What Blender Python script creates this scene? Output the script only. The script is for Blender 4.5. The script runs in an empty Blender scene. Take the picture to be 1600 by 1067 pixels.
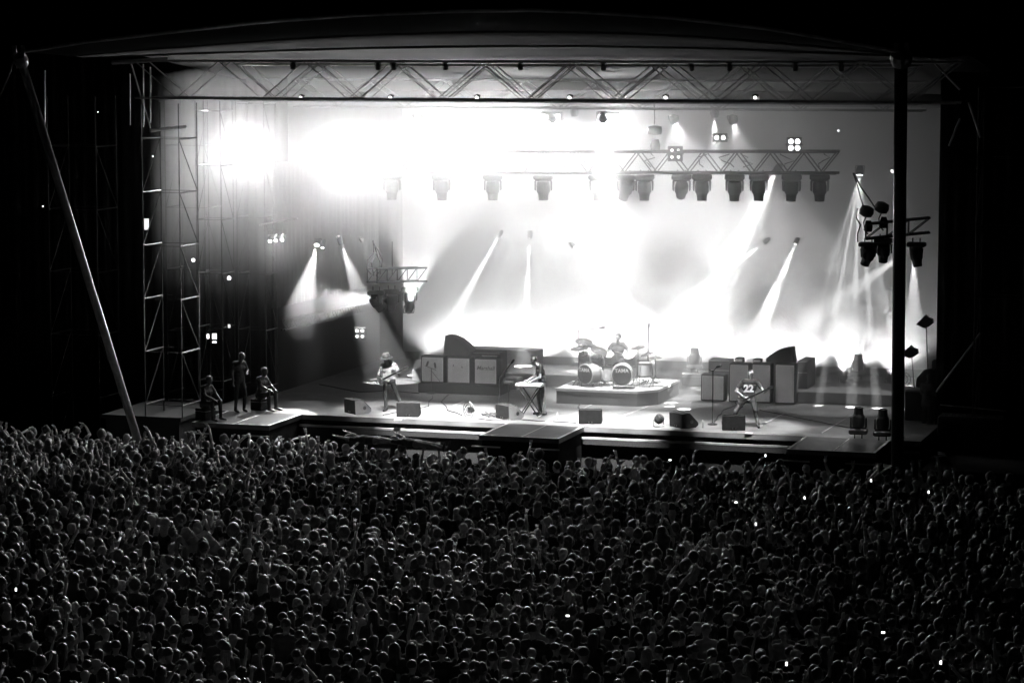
import bpy, bmesh, math, random
import numpy as np
from mathutils import Vector, Matrix, Euler
R = math.radians
rng = random.Random(7)
SC = bpy.context.scene
COL = SC.collection

# ------------------------------------------------------------------ camera, world, exposure
FPX = 4264.0
PITCH = math.atan(466 / FPX)
YAW = math.atan(1350 * math.cos(PITCH) / FPX)
CAM = Vector((22.58, -74.07, 12.6))
cd = bpy.data.cameras.new('camera'); cam = bpy.data.objects.new('camera', cd); COL.objects.link(cam)
cam.location = CAM
cam.rotation_euler = (math.pi / 2 - PITCH, 0, YAW)
cd.sensor_width = 36; cd.lens = FPX / 1600 * 36
cd.clip_start = 1; cd.clip_end = 2000
SC.camera = cam
w = bpy.data.worlds.new('World'); SC.world = w; w.use_nodes = True
nt = w.node_tree; bg = nt.nodes['Background']
sky = nt.nodes.new('ShaderNodeTexSky'); sky.sky_type = 'NISHITA'; sky.sun_disc = False
sky.sun_elevation = R(-4); sky.sun_rotation = R(200)
bw = nt.nodes.new('ShaderNodeRGBToBW')
nt.links.new(sky.outputs[0], bw.inputs[0]); nt.links.new(bw.outputs[0], bg.inputs[0])
bg.inputs[1].default_value = 0.002
SC.view_settings.view_transform = 'Standard'; SC.view_settings.look = 'None'
SC.view_settings.exposure = 0; SC.view_settings.gamma = 1
SC.cycles.volume_bounces = 0
SC.cycles.max_bounces = 4; SC.cycles.diffuse_bounces = 2; SC.cycles.glossy_bounces = 2
SC.cycles.use_denoising = True
SC.cycles.sample_clamp_indirect = 2.0

# ------------------------------------------------------------------ survey helpers: a sight line met with a plane of the place
_fw = Vector((-math.sin(YAW) * math.cos(PITCH), math.cos(YAW) * math.cos(PITCH), -math.sin(PITCH)))
_rt = Vector((math.cos(YAW), math.sin(YAW), 0)); _up = _rt.cross(_fw)
def ray(x, y): return _fw + _rt * ((x - 800) / FPX) - _up * ((y - 533) / FPX)
def pz(x, y, z=2.0): r = ray(x, y); return CAM + r * ((z - CAM.z) / r.z)
def py(x, y, Y): r = ray(x, y); return CAM + r * ((Y - CAM.y) / r.y)
def px(x, y, X): r = ray(x, y); return CAM + r * ((X - CAM.x) / r.x)
def proj(P):
    d = Vector(P) - CAM; k = d.dot(_fw)
    return 800 + FPX * d.dot(_rt) / k, 533 - FPX * d.dot(_up) / k

# ------------------------------------------------------------------ materials (all neutral: the place is seen in black and white)
MATS = {}
def mat(name, v, rough=0.6, metal=0.0, var=0.15, scale=6.0, bump=0.0, bscale=40, spec=0.5):
    if name in MATS: return MATS[name]
    m = bpy.data.materials.new(name); m.use_nodes = True; n = m.node_tree; b = n.nodes['Principled BSDF']
    tc = n.nodes.new('ShaderNodeTexCoord')
    nz = n.nodes.new('ShaderNodeTexNoise'); nz.inputs['Scale'].default_value = scale; nz.inputs['Detail'].default_value = 5
    n.links.new(tc.outputs['Object'], nz.inputs['Vector'])
    mr = n.nodes.new('ShaderNodeMapRange'); mr.inputs[1].default_value = 0.3; mr.inputs[2].default_value = 0.7
    mr.inputs[3].default_value = v * (1 - var); mr.inputs[4].default_value = min(1, v * (1 + var))
    n.links.new(nz.outputs[0], mr.inputs[0]); n.links.new(mr.outputs[0], b.inputs['Base Color'])
    b.inputs['Roughness'].default_value = rough; b.inputs['Metallic'].default_value = metal
    b.inputs['Specular IOR Level'].default_value = spec
    if bump > 0:
        n2 = n.nodes.new('ShaderNodeTexNoise'); n2.inputs['Scale'].default_value = bscale; n2.inputs['Detail'].default_value = 3
        n.links.new(tc.outputs['Object'], n2.inputs['Vector'])
        bp = n.nodes.new('ShaderNodeBump'); bp.inputs['Strength'].default_value = bump; bp.inputs['Distance'].default_value = 0.02
        n.links.new(n2.outputs[0], bp.inputs['Height']); n.links.new(bp.outputs[0], b.inputs['Normal'])
    MATS[name] = m; return m
def emis(name, s):
    if name in MATS: return MATS[name]
    m = bpy.data.materials.new(name); m.use_nodes = True; n = m.node_tree; b = n.nodes['Principled BSDF']
    b.inputs['Base Color'].default_value = (.8, .8, .8, 1); b.inputs['Emission Color'].default_value = (1, 1, 1, 1)
    b.inputs['Emission Strength'].default_value = s
    MATS[name] = m; return m
mat('black_metal', .03, .45, .0, .3, 9)
mat('steel', .5, .45, .1, .2, 5)
mat('galvanised', .38, .45, .25, .25, 4)
mat('tower_steel', .13, .5, .2, .3, 4)
mat('dark_steel', .07, .5, .4, .3, 5)
mat('black_cloth', .018, .95, 0, .3, 2, .3, 30, spec=.1)
mat('grey_cloth', .15, .95, 0, .25, .7, .3, 20, spec=.1)
mat('cyc_cloth', .6, .95, 0, .04, .4, .1, 8, spec=.1)
mat('stage_wood', .27, .38, 0, .35, 1.2, .15, 12)
mat('riser_wood', .6, .4, 0, .3, 1.5, .1, 12)
mat('thrust_ply', .06, .3, 0, .6, 1.6, .2, 9)
mat('tape', .8, .5, 0, .1, 3)
mat('tolex', .02, .8, 0, .2, 8, spec=.2)
mat('grille', .5, .9, 0, .12, 3)
mat('grille_dark', .04, .8, 0, .3, 30)
mat('grey_paint', .20, .5, 0, .2, 4)
mat('chrome', .7, .18, 1.0, .05, 4)
mat('drum_shell', .62, .25, .3, .1, 4)
mat('drum_head', .10, .4, 0, .1, 4)
mat('brass', .55, .25, .9, .1, 4)
mat('white_plastic', .8, .35, 0, .04, 4)
mat('membrane', .045, .95, 0, .2, .35, .1, 2, spec=.05)
mat('dirt', .04, .95, 0, .4, .8, .4, 6)
mat('skin', .42, .5, 0, .08, 9)
mat('skin_shaded', .10, .5, 0, .08, 9)  # crew skin, with the dimness of the wings put into its colour
mat('hair_dark', .06, .4, 0, .4, 60, .3, 90)
mat('hair_brown', .10, .40, 0, .4, 60, .6, 90)
mat('hair_fair', .38, .42, 0, .3, 60, .6, 90)
for _k in ('hair_dark', 'hair_brown', 'hair_fair'):
    _b = MATS[_k].node_tree.nodes['Principled BSDF']; _b.inputs['Sheen Weight'].default_value = .3; _b.inputs['Sheen Roughness'].default_value = .35
mat('cloth_black', .035, .8, 0, .3, 12, .4, 14, spec=.3)
mat('cloth_dark', .06, .85, 0, .3, 12, .4, 14, spec=.3)
mat('cloth_mid', .12, .85, 0, .25, 12, .4, 14, spec=.3)
mat('cloth_pale', .5, .85, 0, .15, 12, .4, 14, spec=.3)
mat('denim', .22, .8, 0, .3, 14, .4, 14)
mat('shoe', .04, .6, 0, .2, 20)
mat('white_trim', .8, .6, 0, .04, 20)
mat('guitar_body', .09, .22, 0, .3, 5)
mat('concrete', .28, .8, 0, .3, 2)

# ------------------------------------------------------------------ mesh helpers
class MB:
    def __init__(s): s.v = []; s.f = []
    def add(s, vs, fs):
        k = len(s.v); s.v += [tuple(v) for v in vs]; s.f += [tuple(i + k for i in f) for f in fs]; return s
    def box(s, c, d, rot=None):
        c = Vector(c); h = [x / 2 for x in d]; vs = []
        for z in (-1, 1):
            for y in (-1, 1):
                for x in (-1, 1):
                    p = Vector((x * h[0], y * h[1], z * h[2]))
                    if rot is not None: p = rot @ p
                    vs.append(c + p)
        return s.add(vs, [(0, 2, 3, 1), (4, 5, 7, 6), (0, 1, 5, 4), (2, 6, 7, 3), (0, 4, 6, 2), (1, 3, 7, 5)])
    def bevel_box(s, c, d, b=.01, rot=None):
        c = Vector(c); x, y, z = [k / 2 for k in d]; vs = []
        rings = [(x - b, y - b, -z), (x, y, -z + b), (x, y, z - b), (x - b, y - b, z)]
        for (a, e, h) in rings:
            bb = b * .9
            for (u, v) in ((a, -e + bb), (a, e - bb), (a - bb, e), (-a + bb, e), (-a, e - bb), (-a, -e + bb), (-a + bb, -e), (a - bb, -e)):
                p = Vector((u, v, h))
                if rot is not None: p = rot @ p
                vs.append(c + p)
        fs = [tuple(range(7, -1, -1)), tuple(range(24, 32))]
        for r in range(3):
            for i in range(8):
                j = (i + 1) % 8; fs.append((r * 8 + i, r * 8 + j, r * 8 + 8 + j, r * 8 + 8 + i))
        return s.add(vs, fs)
    def tube(s, p0, p1, r0, r1=None, n=8, cap=True):
        p0 = Vector(p0); p1 = Vector(p1); r1 = r0 if r1 is None else r1
        d = (p1 - p0)
        if d.length < 1e-6: return s
        q = d.to_track_quat('Z', 'Y'); vs = []
        for p, r in ((p0, r0), (p1, r1)):
            for i in range(n):
                a = 2 * math.pi * i / n; vs.append(p + q @ Vector((math.cos(a) * r, math.sin(a) * r, 0)))
        fs = [(i, (i + 1) % n, n + (i + 1) % n, n + i) for i in range(n)]
        if cap: fs += [tuple(range(n - 1, -1, -1)), tuple(range(n, 2 * n))]
        return s.add(vs, fs)
    def path(s, pts, r, n=6):
        pts = [Vector(p) for p in pts]; vs = []; fs = []
        for k, p in enumerate(pts):
            t = (pts[min(k + 1, len(pts) - 1)] - pts[max(k - 1, 0)]).normalized()
            u = t.cross(Vector((0, 0, 1)))
            if u.length < .05: u = t.cross(Vector((0, 1, 0)))
            u.normalize(); v = t.cross(u)
            for i in range(n):
                a = 2 * math.pi * i / n; vs.append(p + u * math.cos(a) * r + v * math.sin(a) * r)
        for k in range(len(pts) - 1):
            for i in range(n):
                j = (i + 1) % n; fs.append((k * n + i, k * n + j, k * n + n + j, k * n + n + i))
        fs += [tuple(range(n - 1, -1, -1)), tuple(range((len(pts) - 1) * n, len(pts) * n))]
        return s.add(vs, fs)
    def lathe(s, prof, c=(0, 0, 0), ax=(0, 0, 1), n=16):
        q = Vector(ax).to_track_quat('Z', 'Y'); c = Vector(c); vs = []; fs = []
        for (r, h) in prof:
            for i in range(n):
                a = 2 * math.pi * i / n; vs.append(c + q @ Vector((math.cos(a) * r, math.sin(a) * r, h)))
        for k in range(len(prof) - 1):
            for i in range(n):
                j = (i + 1) % n; fs.append((k * n + i, k * n + j, k * n + n + j, k * n + n + i))
        fs += [tuple(range(n - 1, -1, -1)), tuple(range((len(prof) - 1) * n, len(prof) * n))]
        return s.add(vs, fs)
    def ball(s, c, r, n=12, m=8):
        if isinstance(r, (int, float)): r = (r, r, r)
        c = Vector(c); vs = [c + Vector((0, 0, -r[2]))]; fs = []
        for k in range(1, m):
            t = -math.pi / 2 + math.pi * k / m
            for i in range(n):
                a = 2 * math.pi * i / n
                vs.append(c + Vector((math.cos(a) * math.cos(t) * r[0], math.sin(a) * math.cos(t) * r[1], math.sin(t) * r[2])))
        vs.append(c + Vector((0, 0, r[2]))); L = len(vs) - 1
        for i in range(n):
            j = (i + 1) % n
            fs.append((0, 1 + j, 1 + i)); fs.append((L, L - n + i, L - n + j))
            for k in range(m - 2): fs.append((1 + k * n + i, 1 + k * n + j, 1 + k * n + n + j, 1 + k * n + n + i))
        return s.add(vs, fs)
    def prism(s, poly, x0, x1, f=lambda a, x, b: (x, a, b)):
        n = len(poly); vs = [f(a, x0, b) for a, b in poly] + [f(a, x1, b) for a, b in poly]
        fs = [(i, (i + 1) % n, n + (i + 1) % n, n + i) for i in range(n)] + [tuple(range(n - 1, -1, -1)), tuple(range(n, 2 * n))]
        return s.add(vs, fs)
    def build(s, name, m, parent=None, world=False, smooth=False):
        me = bpy.data.meshes.new(name); vs = s.v
        if world and parent is not None:
            inv = Matrix.LocRotScale(parent.location, parent.rotation_euler, None).inverted()
            vs = [inv @ Vector(v) for v in vs]
        org = None
        if parent is None:
            a = np.array(vs); org = Vector(((a[:, 0].min() + a[:, 0].max()) / 2, (a[:, 1].min() + a[:, 1].max()) / 2, a[:, 2].min()))
            vs = [Vector(v) - org for v in vs]
        me.from_pydata([tuple(v) for v in vs], [], s.f); me.update()
        bm = bmesh.new(); bm.from_mesh(me); bmesh.ops.recalc_face_normals(bm, faces=bm.faces); bm.to_mesh(me); bm.free()
        me.materials.append(MATS[m] if isinstance(m, str) else m)
        if smooth: me.polygons.foreach_set('use_smooth', [True] * len(me.polygons))
        o = bpy.data.objects.new(name, me); COL.objects.link(o)
        if parent is not None: o.parent = parent
        elif org is not None: o.location = org
        return o
def tag(o, label=None, cat=None, group=None, kind=None):
    if label: o['label'] = label
    if cat: o['category'] = cat
    if group: o['group'] = group
    if kind: o['kind'] = kind
    return o
def thing(name, label, cat, loc=(0, 0, 0), rot=(0, 0, 0), group=None):
    o = bpy.data.objects.new(name, None); o.empty_display_size = .2; COL.objects.link(o)
    o.location = loc; o.rotation_euler = rot if not isinstance(rot, (int, float)) else (0, 0, rot)
    return tag(o, label, cat, group)
def dup(root, loc, rot=None, label=None):
    r = root.copy(); COL.objects.link(r); r.location = loc
    if rot is not None: r.rotation_euler = rot if not isinstance(rot, (int, float)) else (0, 0, rot)
    if label: r['label'] = label
    for ch in list(root.children):
        c = ch.copy(); COL.objects.link(c); c.parent = r
        for g in list(ch.children):
            d = g.copy(); COL.objects.link(d); d.parent = c
    return r
def text_mesh(txt, size, depth, m, parent, loc, rot, name='lettering', bold=0.0, shear=0.0):
    cu = bpy.data.curves.new('t', 'FONT'); cu.body = txt; cu.size = size; cu.extrude = depth; cu.align_x = 'CENTER'; cu.align_y = 'CENTER'
    cu.offset = bold; cu.shear = shear
    t = bpy.data.objects.new('t', cu); COL.objects.link(t)
    me = bpy.data.meshes.new_from_object(t.evaluated_get(bpy.context.evaluated_depsgraph_get()))
    bpy.data.objects.remove(t); bpy.data.curves.remove(cu)
    me.materials.clear(); me.materials.append(MATS[m])
    o = bpy.data.objects.new(name, me); COL.objects.link(o); o.parent = parent; o.location = loc; o.rotation_euler = rot
    return o
def spotlight(loc, target, power, angle, blend=.3, size=.05, parent=None):
    d = bpy.data.lights.new('lamp_light', 'SPOT'); d.energy = power; d.spot_size = R(angle); d.spot_blend = blend; d.shadow_soft_size = size
    o = bpy.data.objects.new('lamp_light', d); COL.objects.link(o); o.location = loc
    o.rotation_euler = (Vector(target) - Vector(loc)).to_track_quat('-Z', 'Y').to_euler()
    return o

# ------------------------------------------------------------------ ground
b = MB(); b.box((0, 120, -.05), (900, 900, .1)); tag(b.build('ground', 'dirt'), kind='structure')

# ------------------------------------------------------------------ the stage: deck, three thrusts, fascia
SX0, SX1, SYF, SYB = -9.6, 11.3, -1.75, 12.2
st = thing('stage', 'wide dark concert stage with three low thrust platforms along its front edge', 'stage', (0.8, 5, 0))
MB().box(((SX0 + SX1) / 2, (SYF + SYB) / 2, 1.93), (SX1 - SX0, SYB - SYF, .14)).build('deck', 'stage_wood', st, True)
b = MB(); b.box(((SX0 + SX1) / 2, SYF + .12, .98), (SX1 - SX0 - .1, .06, 1.74)); b.build('fascia', 'grille_dark', st, True)
b = MB(); b.box(((SX0 + SX1) / 2, SYF - .06, 1.70), (SX1 - SX0, .12, .05)); b.build('cable_ledge', 'steel', st, True)
for (x0, x1) in ((-8.85, -6.5), (-.35, 1.92), (8.15, 10.5)):
    MB().box(((x0 + x1) / 2, SYF - 1.235, 1.935), (x1 - x0, 2.45, .13)).build('thrust', 'thrust_ply', st, True)
    t = MB()
    for i in range(3):
        xx = x0 + (x1 - x0) * (i + .5) / 3
    t.box((x0 + .04, SYF - 1.235, 2.004), (.06, 2.45, .008)); t.box((x1 - .04, SYF - 1.235, 2.004), (.06, 2.45, .008))
    t.box(((x0 + x1) / 2, SYF - 2.44, 2.004), (x1 - x0 - .16, .035, .008)); t.box(((x0 + x1) / 2 + .05, SYF - 1.235, 2.003), (.02, 2.35, .006))
    t.build('edge_tape', 'tape', st, True)
    b = MB(); b.box(((x0 + x1) / 2, SYF - 1.2, .93), (x1 - x0 - .12, 2.3, 1.86)); b.build('thrust_base', 'black_cloth', st, True)
    for xc in (x0 - .15, x1 - .75):
        MB().box((xc + .4, SYF - 2.62, 1.72), (.8, .08, .03)).build('step', 'steel', st, True)
t = MB()
for (a, c) in (((944, 660), (1013, 634)), ((1190, 663), (1225, 645)), ((1283, 676), (1330, 648)), ((700, 637), (725, 626)), ((912, 637), (932, 628))):
    A = pz(*a, 2.004); B = pz(*c, 2.004); d = (B - A); q = d.to_track_quat('X', 'Z').to_matrix()
    t.box((A + B) / 2, (d.length, .04, .006), q)
t.build('deck_tape', 'tape', st, True)
# wing platforms beyond the masts
b = MB(); b.box((-10.9, -1.6, 1.9), (2.5, 3.2, .12)); b.box((-10.9, -1.6, .9), (2.3, 3.0, 1.86))
tag(b.build('wing_platform', 'grille_dark'), 'worn wooden platform beside the left end of the stage behind the leaning mast', 'platform')
b = MB(); b.box((14.3, -.9, 1.4), (5.5, 4.6, .12)); b.box((14.3, -.9, .7), (5.3, 4.4, 1.3))
tag(b.build('wing_platform', 'black_cloth'), 'dark platform in the wing to the right of the stage', 'platform')

# ------------------------------------------------------------------ backdrop, drapes, roof
def curtain(name, m, p0, p1, z0, z1, label, cat='curtain', amp=.06, pitch=.35, n=160, thick=.03):
    p0 = Vector(p0); p1 = Vector(p1); d = p1 - p0; L = d.length; t = d.normalized(); nn = Vector((-t.y, t.x, 0)); b = MB(); vs = []; fs = []
    r = random.Random(len(name) + int(L * 10)); ph = r.random() * 6
    for k in range(n + 1):
        u = k / n * L; o = amp * (math.sin(u / pitch * 6.283 + ph) + .5 * math.sin(u / pitch * 2.9 + 1)) 
        for (zz, ss) in ((z0, o * 1.3), (z1, o * .7)):
            for q in (0, thick): vs.append(p0 + t * u + nn * (ss + q) + Vector((0, 0, zz)))
    for k in range(n):
        a = k * 4; c = a + 4
        fs += [(a, c, c + 2, a + 2), (a + 1, a + 3, c + 3, c + 1), (a, a + 1, c + 1, c), (a + 2, c + 2, c + 3, a + 3)]
    fs += [(0, 2, 3, 1), (4 * n, 4 * n + 1, 4 * n + 3, 4 * n + 2)]
    b.add(vs, fs); return tag(b.build(name, m, smooth=True), label, cat)
bd = thing('backdrop', 'huge white backdrop cloth across the rear of the stage, bathed in light', 'backdrop', (.9, 11, 2.4))
b = MB(); b.box((.9, 11.03, 6.5), (17.8, .05, 8.2)); b.build('cloth', 'cyc_cloth', bd, True)
b = MB(); b.tube((-8, 11.03, 10.66), (9.8, 11.03, 10.66), .05); b.build('batten', 'dark_steel', bd, True)
curtain('side_curtain', 'grey_cloth', (-9.05, 2.4, 0), (-9.05, 11.6, 0), 4.6, 9.0, 'tall grey side curtain hanging left of the white backdrop', amp=.05, n=200)
b = MB(); b.box((-9.1, 7, 3.3), (.1, 9.2, 2.6)); tag(b.build('side_wall_panel', 'black_cloth'), 'black panel standing under the grey side curtain', 'panel')
curtain('rear_curtain', 'black_cloth', (-24, 12.4, 0), (24, 12.4, 0), 0, 11.4, 'black rear curtain behind the white backdrop', n=300)
curtain('wing_curtain', 'black_cloth', (-26, 4.2, 0), (-9.3, 4.2, 0), 0, 12.5, 'black curtain closing the left wing behind the scaffold towers')
curtain('wing_curtain', 'black_cloth', (py(1465, 400, 1.6).x, 1.6, 0), (26, 1.6, 0), 0, 12.5, 'black curtain closing the right wing beside the backdrop')

# masts, arch cable and roof membrane
mL0, mL1 = Vector((-9.52, -6.1, 0)), Vector((-10.37, -11, 12.26))
LT = py(33, 95, -11); RT = py(1408, 92, -11)
def mast(base, top, r, label, m):
    o = thing('roof_mast', label, 'mast', base)
    MB().tube(base, top, r, r * .92, 20).build('pole', m, o, True, True)
    MB().lathe([(r * 2.4, 0), (r * 2.4, .06), (r * 1.3, .1), (r * 1.2, .4)], base).build('foot', 'dark_steel', o, True)
    b = MB(); d = (top - base).normalized(); b.lathe([(r * 1.3, -.15), (r * 1.6, 0), (r * 1.5, .12), (.05, .22)], top, d); b.box(top + d * .2 + Vector((-.12, 0, .05)), (.1, .05, .3)); b.box(top + d * .2 + Vector((.12, 0, .05)), (.1, .05, .3))
    b.build('head_shackle', 'galvanised', o, True)
    return o
Lb = pz(213, 680, 1.9); d = (Lb - LT) / (Lb.z - LT.z); Lb = LT + d * (0 - LT.z)
Rb = pz(1402, 735, 1.7); d = (Rb - RT) / (Rb.z - RT.z); Rb = RT + d * (0 - RT.z)
mast(Lb, LT, .115, 'pale steel mast leaning at the left corner of the stage front', 'steel')
mast(Rb, RT, .165, 'black mast standing in front of the right end of the stage', 'black_metal')
arch = [py(x, y, -11) for x, y in ((40, 80), (130, 66), (260, 51), (400, 35), (550, 24), (700, 18), (830, 16), (930, 20), (1050, 28), (1200, 45), (1300, 62), (1400, 80))]
b = MB(); b.path(arch, .05, 6)
tag(b.build('arch_cable', 'galvanised'), 'thin steel arch cable edging the roof canopy above the stage', 'cable')
b = MB(); gl = LT + Vector((-.25, 0, -.1)); b.path([LT + Vector((-.1, 0, .2)), gl, py(14, 118, -11.2), py(0, 150, -11.5), py(-60, 380, -12.5), py(-140, 900, -14)], .022, 5)
tag(b.build('guy_cable', 'galvanised'), 'thin guy cable running down from the top of the leaning left mast', 'cable')
NX = 24; rows = []
def archat(u):
    x = u * (len(arch) - 1); i = min(int(x), len(arch) - 2); return arch[i].lerp(arch[i + 1], x - i)
vs = []; fs = []
prof = [(0, 0, 0), (.5, -7, .1), (1, -3, 12.28), (1, 2, 11.75), (1, 8, 11.05), (1, 12.3, 10.95)]
for i in range(NX + 1):
    u = i / NX; A = archat(u); xx = -11 + u * 23.6
    for (k, (f, Y, z)) in enumerate(prof):
        if k == 0: p = A + Vector((0, 0, -.03))
        elif k == 1: p = A.lerp(Vector((xx, -3, 12.28)), .5) + Vector((0, 0, -.12))
        else: p = Vector((xx, Y, z + .12 * math.sin(u * math.pi)))
        vs.append(p); 
nb = len(vs); vs += [p + Vector((0, 0, .03)) for p in vs]; K = len(prof)
for i in range(NX):
    for k in range(K - 1):
        a = i * K + k; fs.append((a, a + 1, a + 1 + K, a + K)); fs.append((nb + a, nb + a + K, nb + a + 1 + K, nb + a + 1))
for i in range(NX):
    a = i * K; fs.append((a, a + K, nb + a + K, nb + a)); a += K - 1; fs.append((a, nb + a, nb + a + K, a + K))
for k in range(K - 1):
    a = k; fs.append((a, nb + a, nb + a + 1, a + 1)); a += NX * K; fs.append((a, a + 1, nb + a + 1, nb + a))
rf = thing('stage_roof', 'grey fabric roof canopy stretched over the stage', 'roof', (.8, 0, 12))
b = MB(); b.add(vs, fs); b.build('membrane', 'membrane', rf, True, True)
for Y in (-8.2, -5.4):
    u = (Y + 11) / 8; pts = []
    for i in range(0, NX + 1, 2):
        A = archat(i / NX); B = Vector((-11 + i / NX * 23.6, -3, 12.28)); p = A.lerp(B, u); p.z -= .02 + .12 * (1 - abs(2 * u - 1)); pts.append(p)
    MB().path(pts, .03, 5).build('purlin', 'membrane', rf, True)

def truss(label, p0, p1, h, dep, nb, m='galvanised', r=.028, group=None, zig=1, lac=.016, half=.5):
    p0 = Vector(p0); p1 = Vector(p1); o = thing('truss', label, 'truss', (p0 + p1) / 2, group=group)
    t = (p1 - p0).normalized(); up = Vector((0, 0, 1)) if abs(t.z) < .7 else Vector((0, 1, 0)); side = t.cross(up).normalized() * dep
    U = up * h
    ch = [(p0, p1), (p0 + side, p1 + side), (p0 - U, p1 - U), (p0 + side - U, p1 + side - U)]
    for a, c in ch: MB().tube(a, c, r, n=8).build('chord', m, o, True)
    b = MB(); L = (p1 - p0)
    for k in range(nb):
        a = p0 + L * (k / nb); mm = p0 + L * ((k + half) / nb); c = p0 + L * ((k + 1) / nb)
        for s in (Vector((0, 0, 0)), side):
            b.tube(a + s, mm + s - U, lac, n=5); b.tube(mm + s - U, c + s, lac, n=5)
        b.tube(mm - U, mm + side - U, lac, n=5); b.tube(a, a + side, lac, n=5)
        b.tube(a, c + side, lac * .8, n=5)
    b.build('lacing', m, o, True); return o
truss('long front roof truss spanning the whole stage opening between the masts', (-10.6, -3, 12.1), (12.4, -3, 12.1), 1.03, .9, 9, r=.032, lac=.02)
truss('second roof truss directly behind the front one, slightly higher', (-8.5, -.6, 11.98), (11, -.6, 11.98), 1.0, .8, 8, r=.035, lac=.022)
truss('third roof truss deep under the canopy above the lamp truss', (-8.5, 3.4, 11.5), (10.5, 3.4, 11.5), .8, .7, 8, r=.03, lac=.02)
MT = truss('black lighting truss carrying the row of moving head lamps', py(560, 236, 4), py(1312, 236, 4) , .62, .5, 15, 'dark_steel', .04, lac=.02)

# chain hoist
hp = py(1022, 158, 4)
o = thing('chain_hoist', 'chain hoist hanging over the lighting truss at its middle', 'hoist', py(1022, 235, 4))
MB().path([hp, hp + Vector((.02, 0, -.5)), py(1022, 195, 4)], .018, 5).build('chain', 'dark_steel', o, True)
MB().lathe([(.05, -.15), (.2, -.12), (.22, 0), (.2, .1), (.06, .13)], py(1023, 203, 4)).build('motor', 'black_metal', o, True, True)
MB().lathe([(.12, -.3), (.15, -.1), (.1, .08)], py(1024, 222, 4)).build('chain_bag', 'black_cloth', o, True, True)
for k in range(6):
    xs = (1018, 1100, 1135, 1165, 1230, 1290)[k]
    pts = [py(xs + rng.uniform(-8, 8) + 6 * math.sin(j * 1.3 + k), 236 + j * 5, 3.9) for j in range(6)]
    tag(MB().path(pts, .016, 4).build('cable_loop', 'black_metal'), ['cable loop below the chain hoist on the lamp truss', 'cable loop on the lamp truss above its middle lamps', 'cable loop on the lamp truss below the twin lamp', 'cable loop on the lamp truss right of the twin lamp', 'cable loop on the lamp truss under the four-bulb lamp', 'cable loop near the right end of the lamp truss'][k], 'cable', 'cable loops on the lamp truss')

# ------------------------------------------------------------------ scaffold towers
def tower(label, x, y, z0, z1, wx, wy, bay, m='tower_steel', r=.018, group=None, brace=True, ph=0):
    o = thing('scaffold_tower', label, 'scaffold', (x, y, z0), group=group)
    for a in (0, wx):
        for c in (0, wy): MB().tube((x + a, y + c, z0), (x + a, y + c, z1), r, n=8).build('post', m, o, True)
    b = MB(); n = int((z1 - z0) / bay)
    for k in range(n + 1):
        z = z0 + k * bay + ph
        if z > z1: break
        for q in (((0, 0), (wx, 0)), ((0, wy), (wx, wy)), ((0, 0), (0, wy)), ((wx, 0), (wx, wy))):
            b.tube((x + q[0][0], y + q[0][1], z), (x + q[1][0], y + q[1][1], z), r * (1.4 if q[0][0] == q[1][0] else .6), n=6)
        if brace and z + bay <= z1 + .01:
            b.tube((x + wx, y, z + bay), (x + wx, y + wy, z), r * .85, n=6)
            b.tube((x, y, z), (x, y + wy, z + bay), r * .85, n=6)
    b.build('bracing', m, o, True); return o
tb = pz(285, 650, 2.0)
tower('braced scaffold tower left of the stage under the first bright lamp', tb.x - 1.15, tb.y, 1.95, 10.9, 1.15, 1.25, 1.52, ph=.35)
p = pz(387, 640, 2.0); tower('narrow scaffold tower beside the grey side curtain', -9.9, 1.6, 2, 10.9, .9, .9, 1.7, r=.016, ph=.3)
tower('slim scaffold tower between the braced tower and the narrow one', -10.6, .2, 2, 10.9, .8, .9, 1.6, r=.014, ph=.6)
tower('dark scaffold tower at the far left edge of the stage wing', -15.6, .5, 0, 11.0, 1.6, 1.4, 1.9, 'black_metal')
tower('dark scaffold tower left wing, right behind the leaning mast', -12.6, 2.4, 0, 11.0, 1.3, 1.2, 1.9, 'black_metal')
tower('dark scaffold tower in the right wing nearest the black mast', 12.4, .2, 0, 11.4, 1.3, 1.2, 1.9, 'dark_steel')
tower('dark scaffold tower at the far right edge of the right wing', 15.0, -1.2, 0, 11.4, 1.5, 1.3, 1.9, 'dark_steel')
b = MB(); b.tube(py(1463, 612, .5), py(1532, 520, .5), .03); tag(b.build('brace_pole', 'galvanised'), 'slanting brace pole in the dark right wing', 'pole')
b = MB(); b.tube(py(1452, 90, -2), py(1500, 140, -2), .03); b.tube(py(1514, 160, -2), py(1532, 215, -2), .03); b.tube(py(1500, 185, -2), py(1483, 228, -2), .03)
o = b.build('strut', 'galvanised'); tag(o, 'thin roof struts catching light right of the black mast', 'strut')
for (x0, y0, x1, y1, lab) in ((205, 100, 235, 200, 'sloping strut lit at the head of the left scaffold tower'), (70, 110, 70, 195, 'upright rod in the dark above the leaning mast'), (203, 115, 203, 195, 'first thin upright rod beside the sloping strut'), (224, 100, 224, 198, 'second thin upright rod beside the sloping strut'), (235, 105, 235, 192, 'bright thin upright rod just right of the sloping strut')):
    tag(MB().tube(py(x0, y0, -3.4), py(x1, y1, -3.4), .022, n=6).build('rod', 'steel'), lab, 'rod')
tag(MB().tube(py(175, 98, -3.6), py(262, 92, -3.6), .06).build('cross_beam', 'steel'), 'short pale cross beam at the top left of the stage roof', 'beam')
tag(MB().tube(py(235, 204, -2.6), py(290, 197, -1.5), .05).build('cross_beam', 'steel'), 'short pale beam halfway up the left tower head', 'beam')

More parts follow.
